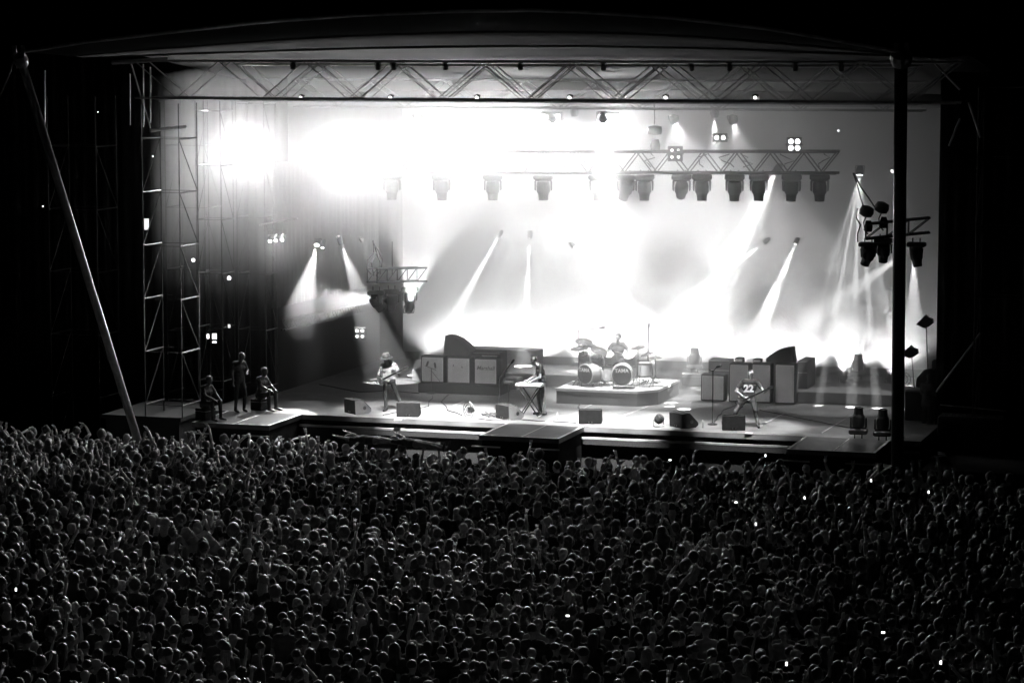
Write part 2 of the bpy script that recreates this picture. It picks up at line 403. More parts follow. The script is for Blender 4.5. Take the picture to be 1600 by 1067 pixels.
# ------------------------------------------------------------------ stage lamps
LENS = emis('lens_lit', 14.0); LENS2 = emis('lens_small', 3.0); BLIND = emis('lens_blinder', 60.0)
def par(label, loc, target, power, angle, r=.09, L=.26, blend=.25, lens=None, group=None, size=.02, name='spotlight', beams=None, hang=True):
    loc = Vector(loc); target = Vector(target); q = (target - loc).to_track_quat('-Z', 'Y')
    o = thing(name, label, 'lamp', loc, q.to_euler(), group)
    MB().lathe([(r * .55, L), (r * .8, L * .85), (r, L * .4), (r, -.02), (r * 1.06, -.02), (r * 1.06, -.04), (r * .9, -.04), (r * .86, .0)], n=18).build('housing', 'black_metal', o, smooth=False)
    MB().lathe([(r * .84, -.012), (r * .84, .0)], n=18).build('lens', lens or LENS, o)
    if hang:
        b = MB(); b.box((r * 1.15, 0, L * .55), (.015, .03, L * .9)); b.box((-r * 1.15, 0, L * .55), (.015, .03, L * .9)); b.box((0, 0, L * 1.02), (r * 2.3, .03, .015)); b.build('bracket', 'dark_steel', o)
    d = (target - loc).normalized(); st_ = loc + d * .07
    if beams is None: beams = [(0, 0, angle, 1)]
    for (dx, dz, a, k) in beams:
        u = q @ Vector((math.tan(R(dx)), math.tan(R(dz)), -1)); spotlight(st_, st_ + u, power * k, a, blend, size)
    return o
HZ = 1.0
# beams over the left side
def pd(loc, x, y, Y=None, X=None): return py(x, y, Y) if Y is not None else px(x, y, X)
P = px(495, 382, -8.05); par('small spotlight at the upper left throwing a wide beam down the grey curtain', P, px(456, 540, -7.5), 6500, 20)
P = px(504, 386, -8.0); par('dim spotlight just right of the upper left beam lamp', P, px(498, 450, -7.8), 300, 12, r=.06)
P = px(533, 380, -7.8); par('small spotlight right of the first curtain lamp, beam pointing down right', P, px(576, 500, -7.2), 7500, 22)
P = px(565, 375, -7.6); par('tiny spotlight above the floating left lamp cluster', P, px(590, 410, -8), 500, 30, r=.06)
P = px(592, 466, -5.9); par('spotlight on the floating left cluster throwing a broad beam to the left', P, px(500, 472, -7.0), 3600, 36, blend=.8)
P = px(640, 476, -4.9); par('spotlight at the end of the left cluster glaring upward', P, px(655, 380, -5.0) , 6000, 50, r=.14)
# beams in front of the backdrop
for (lab, x, y, tx, ty, pw, an) in (
    ('small spotlight left of centre, beam slanting down left before the backdrop', 780, 368, 700, 510, 34000, 9),
    ('small spotlight left of centre, narrow beam falling straight down', 828, 370, 820, 520, 34000, 8),
    ('small spotlight near centre, beam slanting down right', 897, 385, 990, 480, 22000, 10),
    ('small spotlight right of centre, long beam slanting down left', 1195, 378, 1060, 480, 34000, 9),
    ('small spotlight right of centre, short beam into the smoke cloud', 1243, 380, 1205, 470, 16000, 12)):
    par(lab, py(x, y, 9.6), py(tx, ty, 8.6), pw, an, r=.07, L=.2, group='small lamps before the backdrop')
gob = [(-18, 0, 2.8, 1), (-13, 1, 2.2, 1), (-8, -1, 3.0, .8), (-2, 0, 3.4, 1), (4, 1, 2.2, 1), (10, 0, 3.2, 1), (16, 0, 2.2, .8), (0, 0, 38, .05)]
par('bright lamp under the right half of the lamp truss throwing a striped beam', py(1213, 268, 7), py(1130, 420, 6), 75000, 30, r=.12, beams=gob)
gob2 = [(-16, 0, 2.4, 1), (-9, 0, 2.6, 1.1), (-3, 0, 3.2, 1), (5, 0, 2.4, 1), (12, 0, 2.2, .6), (0, 0, 32, .03)]
par('bright lamp at the right end of the lamp truss throwing a striped beam down', py(1343, 272, 7), py(1330, 420, 6), 60000, 28, r=.12, beams=gob2)
par('lamp beside the black mast with a beam going down left', py(1425, 388, 7), py(1330, 455, 7.5), 14000, 12, r=.09)
par('lamp just above its neighbour by the black mast with a beam straight down', py(1428, 392, 7.2), py(1428, 520, 7.5), 12000, 16, r=.07)
par('unlit looking small lamp high up left of the black mast', py(1395, 267, 6), py(1350, 330, 4), 15, 30, r=.08, lens=LENS2)

# blinders: the glaring lamps aimed at the crowd
def blinder(label, loc, target, rows, cols, pitch, lens, power=0, angle=110, r=.075, name='blinder_lamp', blend=.6):
    loc = Vector(loc); target = Vector(target); q = (target - loc).to_track_quat('-Z', 'Y')
    o = thing(name, label, 'lamp', loc, q.to_euler())
    MB().bevel_box((0, 0, .09), (cols * pitch + .06, rows * pitch + .06, .16), .015).build('housing', 'black_metal', o)
    for i in range(cols):
        for j in range(rows):
            c = ((i - (cols - 1) / 2) * pitch, (j - (rows - 1) / 2) * pitch, -.004)
            MB().lathe([(r, .0), (r, -.01), (r * .6, -.03)], c, n=16).build('lens', lens, o)
    b = MB(); b.box((cols * pitch / 2 + .05, 0, .1), (.015, .04, .2)); b.box((-cols * pitch / 2 - .05, 0, .1), (.015, .04, .2)); b.box((0, 0, .2), (cols * pitch + .12, .04, .015)); b.build('bracket', 'dark_steel', o)
    if power:
        d = (target - loc).normalized(); spotlight(loc + d * .1, target, power, angle, blend, .12)
    return o
crowd_t = Vector((0, -22, 1.7))
b0 = py(388, 222, 3.4); blinder('glaring blinder lamp hanging farthest left above the stage', b0, b0 + Vector((3.5, -20, -5)), 2, 2, .2, BLIND, 2700, 118)
b1 = py(540, 230, 3.4); blinder('glaring blinder lamp second from the left above the stage', b1, b1 + Vector((4, -20, -5)), 2, 2, .2, BLIND, 1500, 118)
b1 = py(572, 230, 3.4); blinder('glaring blinder lamp third from the left above the stage', b1, b1 + Vector((4, -20, -5)), 2, 2, .2, BLIND, 1100, 118)
for (x, lab, pw) in ((700, 'fourth', 1700), (775, 'fifth', 2300), (860, 'sixth', 3000), (950, 'seventh and rightmost', 3200)):
    P = py(x, 200 if x < 800 else 188, 3.3 if x < 750 else 6.0); blinder('glaring blinder lamp, %s from the left, in the row over the lamp truss' % lab, P, P + Vector((3, -20, -4.5)), 2, 3, .22, BLIND, pw, 120)
blinder('square four-bulb lamp glowing on top of the lamp truss at the right', py(1241, 226, 3.6), CAM, 2, 2, .19, LENS, r=.068)
blinder('dim square four-bulb lamp clamped to the lamp truss near the hoist', py(1055, 240, 3.5), CAM, 2, 2, .19, LENS2, r=.045)
blinder('twin-bulb lamp standing on the lamp truss', py(1125, 215, 3.8), CAM, 1, 2, .19, LENS, r=.055)
blinder('four-bulb lamp glowing low at the left rear of the stage', px(562, 521, -7.5), CAM, 2, 2, .17, LENS2, r=.045)
for (x, y, lab) in ((422, 380, 'leftmost lit lamp of the three hanging from the bar left of the curtain'), (431, 379, 'middle lit lamp of the three hanging from the bar left of the curtain'), (441, 378, 'rightmost lit lamp of the three hanging from the bar left of the curtain')):
    P = py(x, y - 4, 1.2); par(lab, P, P + Vector((.4, -1.6, -.9)), 40, 50, r=.06, L=.3, group='three lit lamps on the left bar')
bp = [py(x, y, 1.2) for x, y in ((405, 352), (412, 350), (465, 341))]
tag(MB().path(bp, .03).build('lamp_bar', 'steel'), 'short steel bar from which three lit lamps hang, left of the curtain', 'bar')
for (x, y, r, lab) in ((302, 406, .05, 'small round work lamp between the posts of the left scaffold tower'), (358, 434, .055, 'small round work lamp right of the left scaffold tower'), (239, 244, .025, 'tiny work light high on the left scaffold tower'), (67, 322, .02, 'tiny light in the dark at the far left'), (153, 175, .015, 'pinprick light in the dark above the leaning mast'), (1310, 204, .03, 'tiny slanting work light above the right end of the lamp truss')):
    P = py(x, y, -1 if x < 1000 else 5); par(lab, P, CAM, 2, 40, r=r * 1.25, L=.12, lens=LENS2, name='work_lamp', hang=False)
# control screens in the left wing
def screen(label, x, y, w_, h_, Y=0, s='lens_small', name='control_screen'):
    P = py(x, y, Y); o = thing(name, label, 'screen', P, (0, 0, R(17)))
    MB().bevel_box((0, .02, 0), (w_ + .05, .04, h_ + .05), .008).build('frame', 'black_metal', o)
    MB().box((0, -.003, 0), (w_, .005, h_)).build('display', MATS[s], o)
emis('screen_dim', 1.2)
screen('small bright screen, left of the pair at the monitor desk in the left wing', 325, 525, .07, .13)
screen('larger bright screen, right of the pair at the monitor desk in the left wing', 335, 525, .13, .16)
screen('narrow bright strip screen under the pair in the left wing', 335, 534, .12, .05)
screen('small screen high above the monitor desk in the left wing', 358, 509, .07, .1, s='screen_dim')
screen('mesh-covered bright panel high on the left scaffold tower', 229, 350, .13, .32, -1.5, s='screen_dim')

# ------------------------------------------------------------------ moving heads
def moving_head(label, loc, rot=(0, 0, 0), tilt=0, pan=0, group=None, lit=False):
    o = thing('moving_head_lamp', label, 'lamp', loc, rot, group)
    for s in (-1, 1): MB().box((s * .1, 0, -.05), (.03, .05, .12)).build('clamp', 'dark_steel', o)
    MB().bevel_box((0, 0, -.17), (.5, .34, .13), .03).build('base', 'black_metal', o)
    q = Euler((0, 0, pan)).to_matrix(); y = MB()
    y.box(q @ Vector((0, 0, -.25)), (.42, .12, .05), q)
    for s in (-1, 1):
        y.add([q @ Vector((s * xx, yy, zz)) for (xx, yy, zz) in ((.18, -.07, -.25), (.23, -.07, -.27), (.23, .07, -.27), (.18, .07, -.25), (.19, -.05, -.52), (.225, -.05, -.5), (.225, .05, -.5), (.19, .05, -.52))],
              [(0, 1, 2, 3), (4, 7, 6, 5), (0, 4, 5, 1), (1, 5, 6, 2), (2, 6, 7, 3), (3, 7, 4, 0)])
    y.build('yoke', 'black_metal', o)
    ax = q @ (Euler((tilt, 0, 0)).to_matrix() @ Vector((0, 0, -1)))
    h = MB(); c = Vector((0, 0, -.46)); h.lathe([(.1, -.2), (.16, -.17), (.175, -.05), (.17, .08), (.135, .14), (.12, .27), (.125, .3), (.1, .3), (.09, .28)], c, ax, 16)
    hd = h.build('head', 'black_metal', o, smooth=False)
    l = MB(); l.lathe([(.09, .283), (.088, .287)], c, ax, 16); l.build('lens', 'chrome', hd)
    return o
MHX = [(612, 0, .3), (690, .1, -.2), (770, 0, 0), (849, 0, 0), (935, 0, .05), (978, .5, .6), (1007, 0, 0), (1065, .9, .1), (1097, 0, 0), (1148, .1, .1), (1186, 0, 0), (1237, .15, .3), (1281, .1, -.1)]
ORD = ['first', 'second', 'third', 'fourth', 'fifth', 'sixth', 'seventh', 'eighth', 'ninth', 'tenth', 'eleventh', 'twelfth', 'thirteenth']
for i, (x, tl, pn) in enumerate(MHX):
    loc = py(x, 266, 3.85)
    moving_head('black moving head lamp, %s from the left in the row under the lamp truss' % ORD[i], loc, (0, 0, R(12)), tl, pn, 'moving head lamps in a row under the lamp truss').scale = (1.17, 1.17, 1.17)
for (x, y, lab) in ((1341, 684, 'black moving head lamp standing upright at the right front corner of the stage'), (1379, 687, 'black moving head lamp standing upright beside the black mast')):
    p = pz(x, y); moving_head(lab, p + Vector((0, 0, .0)), (math.pi, 0, .1), .05, 0, 'floor moving heads at the right front').scale = (1.0, 1.0, 1.1)
for (x, y, lab) in ((1085, 601, 'floor moving head on a road case behind the right speaker cabinets, hazy'), (1340, 612, 'floor moving head on a road case alone at the right rear, hazy')):
    p = pz(x, y); o = thing('road_case', lab.replace('floor moving head on a ', '').capitalize().replace('Road case', 'grey road case'), 'case', p, .2)
    MB().bevel_box((0, 0, .2), (.75, .6, .4), .03).build('case_body', 'grey_paint', o); MB().box((0, 0, .3), (.77, .62, .02)).build('lid_seam', 'steel', o)
    moving_head(lab, p + Vector((0, 0, .40)), (math.pi, 0, .2), 0, 0, 'floor moving heads on road cases')

# floating lamp clusters: left one and the one by the mast
def cluster(label, path_pts, loops, zt, lab_l):
    o = thing('lamp_rig', label, 'lamp rig', path_pts[0])
    p0, p1 = Vector(path_pts[0]), Vector(path_pts[1]); t = (p1 - p0).normalized(); U = Vector((0, 0, .4)); side = t.cross(Vector((0, 0, 1))).normalized() * .35
    for s in (U * 0, U, side, side + U): MB().tube(p0 + s, p1 + s, .03).build('chord', 'dark_steel', o, True)
    b = MB(); n = max(3, int((p1 - p0).length / .45))
    for k in range(n):
        a = p0.lerp(p1, k / n); c = p0.lerp(p1, (k + 1) / n)
        for s in (side * 0, side): b.tube(a + s, c + s + U, .015, n=5); b.tube(a + s + U, a + s, .015, n=5)
        b.tube(a, a + side, .015, n=5); b.tube(a + U, a + U + side, .015, n=5)
    b.build('lacing', 'dark_steel', o, True)
    for pts in loops: MB().path(pts, .02, 5).build('hanging_cable', 'black_metal', o, True)
    return o
X0 = -5.6
lp = [[px(x, y, X0) for x, y in pts] for pts in (
    [(583, 375), (584, 395), (575, 405), (573, 420), (580, 428)], [(586, 385), (590, 400), (596, 412), (594, 428)], [(584, 380), (592, 392), (598, 405), (596, 420), (588, 430)], [(588, 395), (580, 410), (584, 430)], [(613, 377), (613, 400), (613, 430)])]
cluster('floating rig of lamps and coiled cables left of the backdrop', (px(574, 440, X0), px(652, 438, X0 + .7)), lp, 0, '')
moving_head('moving head lamp hanging first from left on the floating left rig', px(588, 448, X0 - .1), (0, 0, .2), .6, -.9, 'lamps on the floating left rig')
moving_head('moving head lamp hanging second from left on the floating left rig', px(612, 446, X0), (0, 0, .2), .3, .5, 'lamps on the floating left rig')
moving_head('moving head lamp hanging third from left on the floating left rig', px(640, 443, X0 + .4), (0, 0, .2), -.4, .2, 'lamps on the floating left rig')
rp = [[py(x, y, -.6) for x, y in pts] for pts in ([(1333, 270), (1340, 290), (1345, 310), (1350, 325)], [(1334, 270), (1345, 292), (1358, 310), (1368, 325)], [(1340, 325), (1338, 340), (1344, 350)], [(1345, 350), (1340, 365), (1340, 378)])]
cluster('dark rig of lamps and hoists hanging left of the black mast', (py(1352, 372, -.6), py(1452, 362, -.2)), rp, 0, '')
for (x, y, tl, pn, lab) in ((1357, 372, .5, .9, 'nearest the stage centre'), (1381, 366, .3, .3, 'second'), (1432, 372, .2, -.8, 'beyond the black mast')):
    moving_head('dark moving head lamp on the rig by the black mast, %s' % lab, py(x, y, -.7), (0, 0, 0), tl, pn, 'lamps on the rig by the black mast')
for (x, y, lab) in ((1354, 330, 'round chain motor left on the rig by the black mast'), (1378, 324, 'round chain motor right on the rig by the black mast')):
    P = py(x, y, -.6); o = thing('chain_motor', lab, 'hoist', P)
    MB().lathe([(.06, -.16), (.17, -.12), (.2, 0), (.17, .12), (.05, .16)], (0, 0, 0), (.3, .2, 1)).build('motor_body', 'black_metal', o, smooth=True)
    MB().path([(0, 0, -.12), (-.08, 0, -.3), (-.06, 0, -.5), (.05, 0, -.62)], .02).build('chain', 'dark_steel', o)
    MB().lathe([(.09, -.55), (.12, -.4), (.07, -.25)], (.06, 0, 0)).build('chain_bag', 'black_cloth', o, smooth=True)
a = truss('dark sloping truss along the foot of the grey side curtain', px(440, 500, -8.9), px(566, 474, -8.9), .3, .1, 10, 'black_metal', .025, lac=.012)

# ------------------------------------------------------------------ floor wash: rows of lamps behind the riser lighting the backdrop
for i in range(13):
    x = -6.9 + i * 1.28
    P = Vector((x, 10.2, 2.25)); par('floor flood lamp lighting the backdrop foot, %s from the left' % ORD[i], P, (x, 11.1, 4.0), 430 if i > 0 else 250, 120, r=.14, L=.2, blend=.8, group='flood lamps along the backdrop foot', hang=True)
for (x, z, pw) in ((5.6, 2.35, 900), (7.2, 2.35, 900)):
    P = Vector((x, 9.0, z)); par('smoke-lighting flood lamp on the floor at the right rear, %s one' % ('left' if x < 6 else 'right'), P, P + Vector((0, .2, 3)), pw, 80, r=.14, L=.2, blend=.8)
for (i, x, tx, tz, pw, an) in ((0, -5.5, -5.0, 7.6, 2000, 70), (1, -3.2, -3.0, 6.6, 3600, 74), (2, -1.2, -1.2, 6.6, 3800, 70), (3, .4, .2, 6.8, 3800, 64), (4, 2.6, 2.4, 5.8, 3600, 54), (5, 4.4, 4.3, 5.2, 1900, 46)):
    P = Vector((x, 5.6, 10.3)); par('flood lamp hanging behind the lamp truss aimed at the backdrop, %s from the left' % ORD[i], P, (tx, 11, tz), pw, an, r=.13, L=.2, blend=.5, group='flood lamps aimed at the backdrop')
for i, (x, pw) in enumerate(((470, 2200), (610, 2600), (745, 2600), (890, 2600), (1040, 2100), (1180, 1100))):
    P = py(x, 152, -3.35); par('added fill lamp under the front roof truss aimed at the crowd, %s from the left' % ORD[i], P, P + Vector((3.0, -24, -9.5)), pw, 42, r=.06, L=.14, blend=.8, lens=LENS2, group='added crowd fill lamps under the front roof truss', size=.06)  # unseen fill lamps, added to brighten the far crowd
# front truss spots on the players and deck
for (n, tx, ty, pw, an) in (('guitarist', -4.3, -.2, 11000, 19), ('stage floor left of centre', -2.2, -.9, 34000, 24), ('keyboard player', 0.1, -.3, 13000, 19), ('stage floor right of centre', 2.6, -.6, 28000, 23), ('bass player', 6.3, -.7, 10500, 19), ('left guitar cabinets', -3.8, 4.0, 5000, 14), ('right speaker cabinets', 5.2, 4.5, 4000, 15), ('left thrust', -7.0, -2.4, 300, 14), ('right thrust', 9.5, -2.6, 1500, 13), ('front edge at the right', 8.2, -1.3, 2500, 16)):
    P = Vector((tx * .9 + 1.2, -5.7, 11.95)); par('front truss spotlight aimed down at the %s' % n, P, (tx, ty, 2.3), pw, an, r=.065, L=.16, blend=.6, size=.08, lens=LENS2)
for (lx, ly, tx, ty, pw, n) in ((1.5, 1.6, 1.2, 4.2, 15000, 'drum riser'), (-.8, 6.6, -.8, 7, 4500, 'space behind the keyboard player'), (3.6, 6.6, 3.6, 6.8, 4500, 'deck right of the drum riser')):
    P = Vector((lx, ly, 10.4)); par('added overhead fill spotlight aimed at the %s' % n, P, (tx, ty, 2.6), pw, 36, r=.1, blend=.7)  # invented lamps, added to whiten the haze around the drums


# ------------------------------------------------------------------ stage gear
def wedge(label, p, rot, side_pale=False):
    o = thing('stage_monitor', label, 'speaker', p, (0, 0, rot), 'floor monitors along the stage front')
    prof = [(-.24, 0), (.22, 0), (.30, .06), (.30, .12), (.02, .38), (-.10, .42), (-.26, .40)]
    MB().prism(prof, -.30, .30).build('cabinet', 'tolex', o)
    for s in (-1, 1):
        pr = [(a * .96, c * .97 + .005) for a, c in prof]
        e = MB().prism(pr, s * .302, s * .318).build('side_panel', 'grey_paint' if side_pale else 'tolex', o)
        MB().lathe([(.05, 0), (.055, .012)], (s * .316, .06, .17), (s, 0, 0), 12).build('handle', 'black_metal' if side_pale else 'dark_steel', e)
    MB().prism([(.295, .13), (.315, .14), (.03, .41), (.015, .39)], -.27, .27).build('grille', 'grille_dark', o)
    MB().box((-.03, -.262, .06), (.03, .012, .03)).add(*[[], []]).box((.05, -.262, .06), (.03, .012, .03)).build('socket', 'chrome', o)
    return o
for (x, y, rot, pale, lab) in ((553, 646, -R(38), True, 'wedge monitor turned sideways, left of the guitarist'), (634, 651, R(12), False, 'wedge monitor with its back to the crowd in front of the guitarist'),
    (791, 655, -R(34), True, 'wedge monitor turned sideways, left of the keyboard stand'), (919, 662, R(12), False, 'wedge monitor with its back to the crowd above the middle thrust'),
    (1064, 668, -R(40), False, 'wedge monitor turned sideways, left of the bass player'), (1143, 672, R(14), False, 'wedge monitor with its back to the crowd in front of the bass player')):
    p = pz(x, y); p.y += .25; wedge(lab, p, rot, pale)
def cab(label, x0, x1, ybot, ztop, Y, z0, name='speaker_cabinet', gm='grille', logo=None, group=None, dep=.4, rot=0):
    A = py(x0, ybot, Y); B = py(x1, ybot, Y); w_ = (B - A).length * .95; h = ztop - z0
    o = thing(name, label, 'speaker', ((A.x + B.x) / 2, Y + dep / 2, z0), rot, group)
    MB().bevel_box((0, 0, h / 2), (w_, dep, h), .02).build('cabinet_shell', 'tolex', o)
    g = MB().box((0, -dep / 2 - .004, h / 2), (w_ - .1, .012, h - .12)).build('grille', gm, o)
    pi = MB()
    for s in (-1, 1): pi.box((s * (w_ / 2 - .045), -dep / 2 - .006, h / 2), (.012, .016, h - .1))
    for s in (-1, 1): pi.box((0, -dep / 2 - .006, h / 2 + s * (h / 2 - .055)), (w_ - .1, .016, .012))
    pi.build('piping', 'white_trim' if gm == 'grille' else 'tolex', g)
    if logo: text_mesh(logo, .17, .004, 'black_metal', o, (0, -dep / 2 - .02, h * .62), (math.pi / 2, 0, 0), 'logo', .002, .25)
    return o
b = MB(); A = py(655, 610, 4.0); B = py(783, 614, 4.0); b.bevel_box(((A.x + B.x) / 2, 4.4, 2.15), (B.x - A.x, 1.0, .3), .02)
tag(b.build('riser', 'tolex'), 'low black plinth under the three left speaker cabinets', 'riser')
for (x0, x1, lab, lg) in ((657, 695, 'grey-fronted guitar cabinet, left of three on the plinth behind the guitarist', None), (698, 736, 'grey-fronted guitar cabinet, middle of three behind the guitarist', None), (740, 778, 'grey-fronted guitar cabinet with script lettering, right of three behind the guitarist', 'Marshall')):
    cab(lab, x0, x1, 600, 3.12, 4.05, 2.3, logo=lg, group='guitar cabinets on the left plinth')
for (x, lab) in ((674, 'two-headed microphone stand before the left guitar cabinet'), (716, 'two-headed microphone stand before the middle guitar cabinet')):
    P = pz(x, 614); o = thing('microphone_stand', lab, 'stand', P, 0, 'microphone stands at the guitar cabinets')
    MB().lathe([(.14, 0), (.14, .02), (.02, .04)]).build('foot', 'black_metal', o)
    MB().tube((0, 0, 0), (0, 0, .78), .013).tube((-.18, -.02, .84), (.16, -.02, .72), .01).tube((0, 0, .7), (.3, 0, .35), .008).build('pole', 'black_metal', o)
    for s in (-1, 1): MB().lathe([(.02, 0), (.034, .05), (.03, .16), (.01, .18)], (s * .15, -.04, .78 + (.04 if s < 0 else 0)), (-s * .3, .3, 1), 8).build('microphone', 'black_metal', o)
# side fill and boxes behind the cabinets
def sidefill(label, x0, x1, y0, y1, Y, flip=1, base=2.5):
    A = py(x0, y1, Y); B = py(x1, y1, Y); z1 = py(x0, y0, Y).z; z0 = A.z; w_ = B.x - A.x; o = thing('side_speaker', label, 'speaker', ((A.x + B.x) / 2, Y, 2.0))
    pr = [(-.5, 0), (-.42, 1), (-.2, .97), (.05, .86), (.3, .62), (.5, .36), (.42, 0)]
    pr = [(a * w_ * flip, (z0 - 2) + c * (z1 - z0)) for a, c in pr]
    if flip < 0: pr = pr[::-1]
    MB().prism(pr, 0, .55, lambda a, x, c: (a, x, c)).build('cabinet_shell', 'grille_dark', o)
    MB().prism([(a * .86, (c - (z0 - 2)) * .88 + (z0 - 2) + .06) for a, c in pr], -.012, 0, lambda a, x, c: (a, x, c)).build('grille', 'tolex', o)
    MB().bevel_box((0, .3, (z0 - 2) / 2), (w_ * .95, .6, (z0 - 2) - .01), .02).build('support_case', 'tolex', o)
    return o
sidefill('big wedge-topped side speaker behind the left guitar cabinets', 692, 736, 524, 560, 5.6)
sidefill('big wedge-topped side speaker behind the right speaker cabinets', 1196, 1240, 542, 570, 5.9, -1)
def flight(label, x0, x1, y0, Y, dep, name='road_case', m='grey_paint', z0=2.0):
    A = py(x0, y0, Y); B = py(x1, y0, Y); h = A.z - z0; o = thing(name, label, 'case', ((A.x + B.x) / 2, Y + dep / 2, z0))
    MB().bevel_box((0, 0, h / 2), (B.x - A.x, dep, h), .02).build('case_body', m, o)
    e = MB()
    for zz in (.03, h - .03, h * .7): e.box((0, -dep / 2 - .003, zz), (B.x - A.x - .03, .012, .025))
    e.build('edging', 'steel', o); return o
flight('long dark rack case behind the third guitar cabinet', 733, 782, 549, 5.9, .7, m='tolex')
flight('long counter tinted pale for haze at the rear left below the backdrop', 706, 838, 543, 8.9, .8, m='cyc_cloth')  # pale colour stands in for haze in front of the counter
flight('low equipment box tinted pale for haze on the floor behind the keyboard player', 786, 808, 590, 5.4, .6, m='riser_wood')  # dark box coloured pale, haze painted in
tag(MB().bevel_box(py(765, 556, 5.88), (.5, .02, .05), .005).build('name_strip', 'white_trim'), 'white tape strip on the front of the long rack case', 'tape')
# right backline
for (x0, x1, yb, zt, lab) in ((1094, 1133, 627, 2.82, 'low grey speaker cabinet, leftmost of the right backline'), (1138, 1171, 627, 3.18, 'tall grey speaker cabinet just behind the bass player'), (1173, 1205, 628, 3.2, 'tall grey speaker cabinet right of the bass player'), (1209, 1243, 632, 3.22, 'tall dark grey speaker cabinet, rightmost of the right backline')):
    cab(lab, x0, x1, yb, zt, 4.5, 2.02, group='bass cabinets of the right backline')
flight('dark rack case behind the low right cabinet', 1107, 1140, 561, 6.1, .6, m='tolex')
flight('wide dark case to the right of the right backline', 1246, 1262, 563, 5.6, 1.2, m='tolex')
for (x, y, w_, h, lab) in ((1156, 563, .26, .16, 'small rounded amplifier head on the tall right cabinets'), (1184, 564, .26, .12, 'small square amplifier head on the tall right cabinets')):
    P = py(x, y + 3, 4.7); o = thing('amplifier', lab, 'amplifier', (P.x, P.y, 3.2 if x > 1170 else 3.18))
    MB().bevel_box((0, 0, h / 2), (w_, .25, h), .03).build('case_body', 'tolex', o); MB().box((0, -.127, h / 2), (w_ * .8, .006, h * .4)).build('panel', 'steel', o)
b = MB().bevel_box((7.6, 6.2, 2.18), (4.0, 2.4, .34), .02); tag(b.build('riser', 'grey_paint'), 'low grey riser at the right rear of the stage', 'riser')
b = MB().bevel_box((-3.3, 7.6, 2.2), (5.5, 2.4, .38), .02); tag(b.build('riser', 'riser_wood'), 'low riser tinted pale for haze at the left rear of the stage', 'riser')  # this riser's pale colour imitates the wash of haze

# drum riser and drums
RZ = 2.45
o = thing('drum_riser', 'broad pale drum riser with a cut corner carrying the drum kit', 'riser', (1.2, 4.2, 2.0))
poly = [(-.25, 2.75), (2.25, 2.75), (2.75, 3.35), (2.75, 5.9), (-.25, 5.9)]
MB().add([(x, y, z) for z in (2.38, RZ) for x, y in poly], [(4, 3, 2, 1, 0), (5, 6, 7, 8, 9)] + [(i, (i + 1) % 5, 5 + (i + 1) % 5, 5 + i) for i in range(5)]).build('deck', 'riser_wood', o, True)
MB().add([(1.25 + (x - 1.25) * .985, 4.3 + (y - 4.3) * .985, z) for z in (2.0, 2.38) for x, y in poly], [(4, 3, 2, 1, 0), (5, 6, 7, 8, 9)] + [(i, (i + 1) % 5, 5 + (i + 1) % 5, 5 + i) for i in range(5)]).build('skirt', 'grey_cloth', o, True)
def drum(label, c, r, d, ax, name='drum', head='drum_head', txt=None, legs=True, shell='drum_shell'):
    c = Vector(c); ax = Vector(ax).normalized(); o = thing(name, label, 'drum', (c.x, c.y, RZ)); L = c - Vector((c.x, c.y, RZ))
    MB().lathe([(r, -d / 2), (r, d / 2)], L, ax, 24).build('shell', shell, o)
    for s in (-1, 1): MB().lathe([(r * 1.04, -.015), (r * 1.07, 0), (r * 1.04, .015), (r * .96, .016)], L + ax * s * d / 2, ax * s, 24).build('hoop', 'white_plastic' if r > .2 else 'chrome', o)
    h = MB().lathe([(r * .95, 0), (r * .95, .006)], L + ax * (d / 2 + .016), ax, 24).build('drum_skin', head, o)
    if txt:
        text_mesh(txt, .15, .004, 'white_trim', o, L + ax * (d / 2 + .05) + Vector((0, 0, r * .42)), (math.pi / 2, 0, math.atan2(ax.x, -ax.y)), 'logo', .006)
    if legs:
        b = MB(); z0 = -L.z if False else 0
        for a in (0, 2.1, 4.2): b.tube((math.cos(a) * r * 1.05, math.sin(a) * r * 1.05, L.z + .1), (math.cos(a) * r * 1.25, math.sin(a) * r * 1.25, 0), .01, n=5)
        b.build('stand_leg', 'chrome', o)
    return o
drum('left bass drum with a dark front skin and white TAMA lettering, turned aside', py(922, 583, 3.5), .29, .45, (-.45, -1, 0), 'bass_drum', txt='TAMA')
drum('right bass drum with a dark front skin and white TAMA lettering, facing front', py(972, 584, 3.35), .30, .45, (.22, -1, 0), 'bass_drum', txt='TAMA')
for (x, y, r, d, lab) in ((912, 558, .15, .22, 'small rack tom at the far left of the drum kit'), (933, 563, .17, .26, 'rack tom above the left bass drum'), (953, 560, .16, .24, 'rack tom between the two bass drums'), (985, 562, .17, .25, 'rack tom above the right bass drum')):
    drum(lab, py(x, y, 3.9), r, d, (-.1, -.5, 1), 'tom_drum', 'white_plastic')
for (x, y, r, d, lab) in ((946, 583, .2, .42, 'tall white floor tom between the two bass drums'), (1008, 577, .2, .38, 'tall white floor tom right of the right bass drum')):
    drum(lab, py(x, y, 3.9), r, d, (0, 0, 1), 'floor_tom', 'white_plastic', shell='white_plastic')
def cymbal(label, x, y, Y, r, tiltx=.2, tilty=.1, st_m='chrome'):
    P = py(x, y, Y); o = thing('cymbal', label, 'cymbal', (P.x, P.y, RZ)); h = P.z - RZ
    MB().lathe([(.03, .03), (.05, .02), (.06, .008), (r, -.025), (r, -.028), (.05, .0)], (0, 0, h), (tiltx, tilty, 1), 24).build('disc', 'brass', o)
    b = MB().tube((0, 0, .3), (0, 0, h + .04), .012); 
    for a in (0, 2.1, 4.2): b.tube((0, 0, .35), (math.cos(a) * .28, math.sin(a) * .28, 0), .01, n=5)
    b.build('stand', st_m, o)
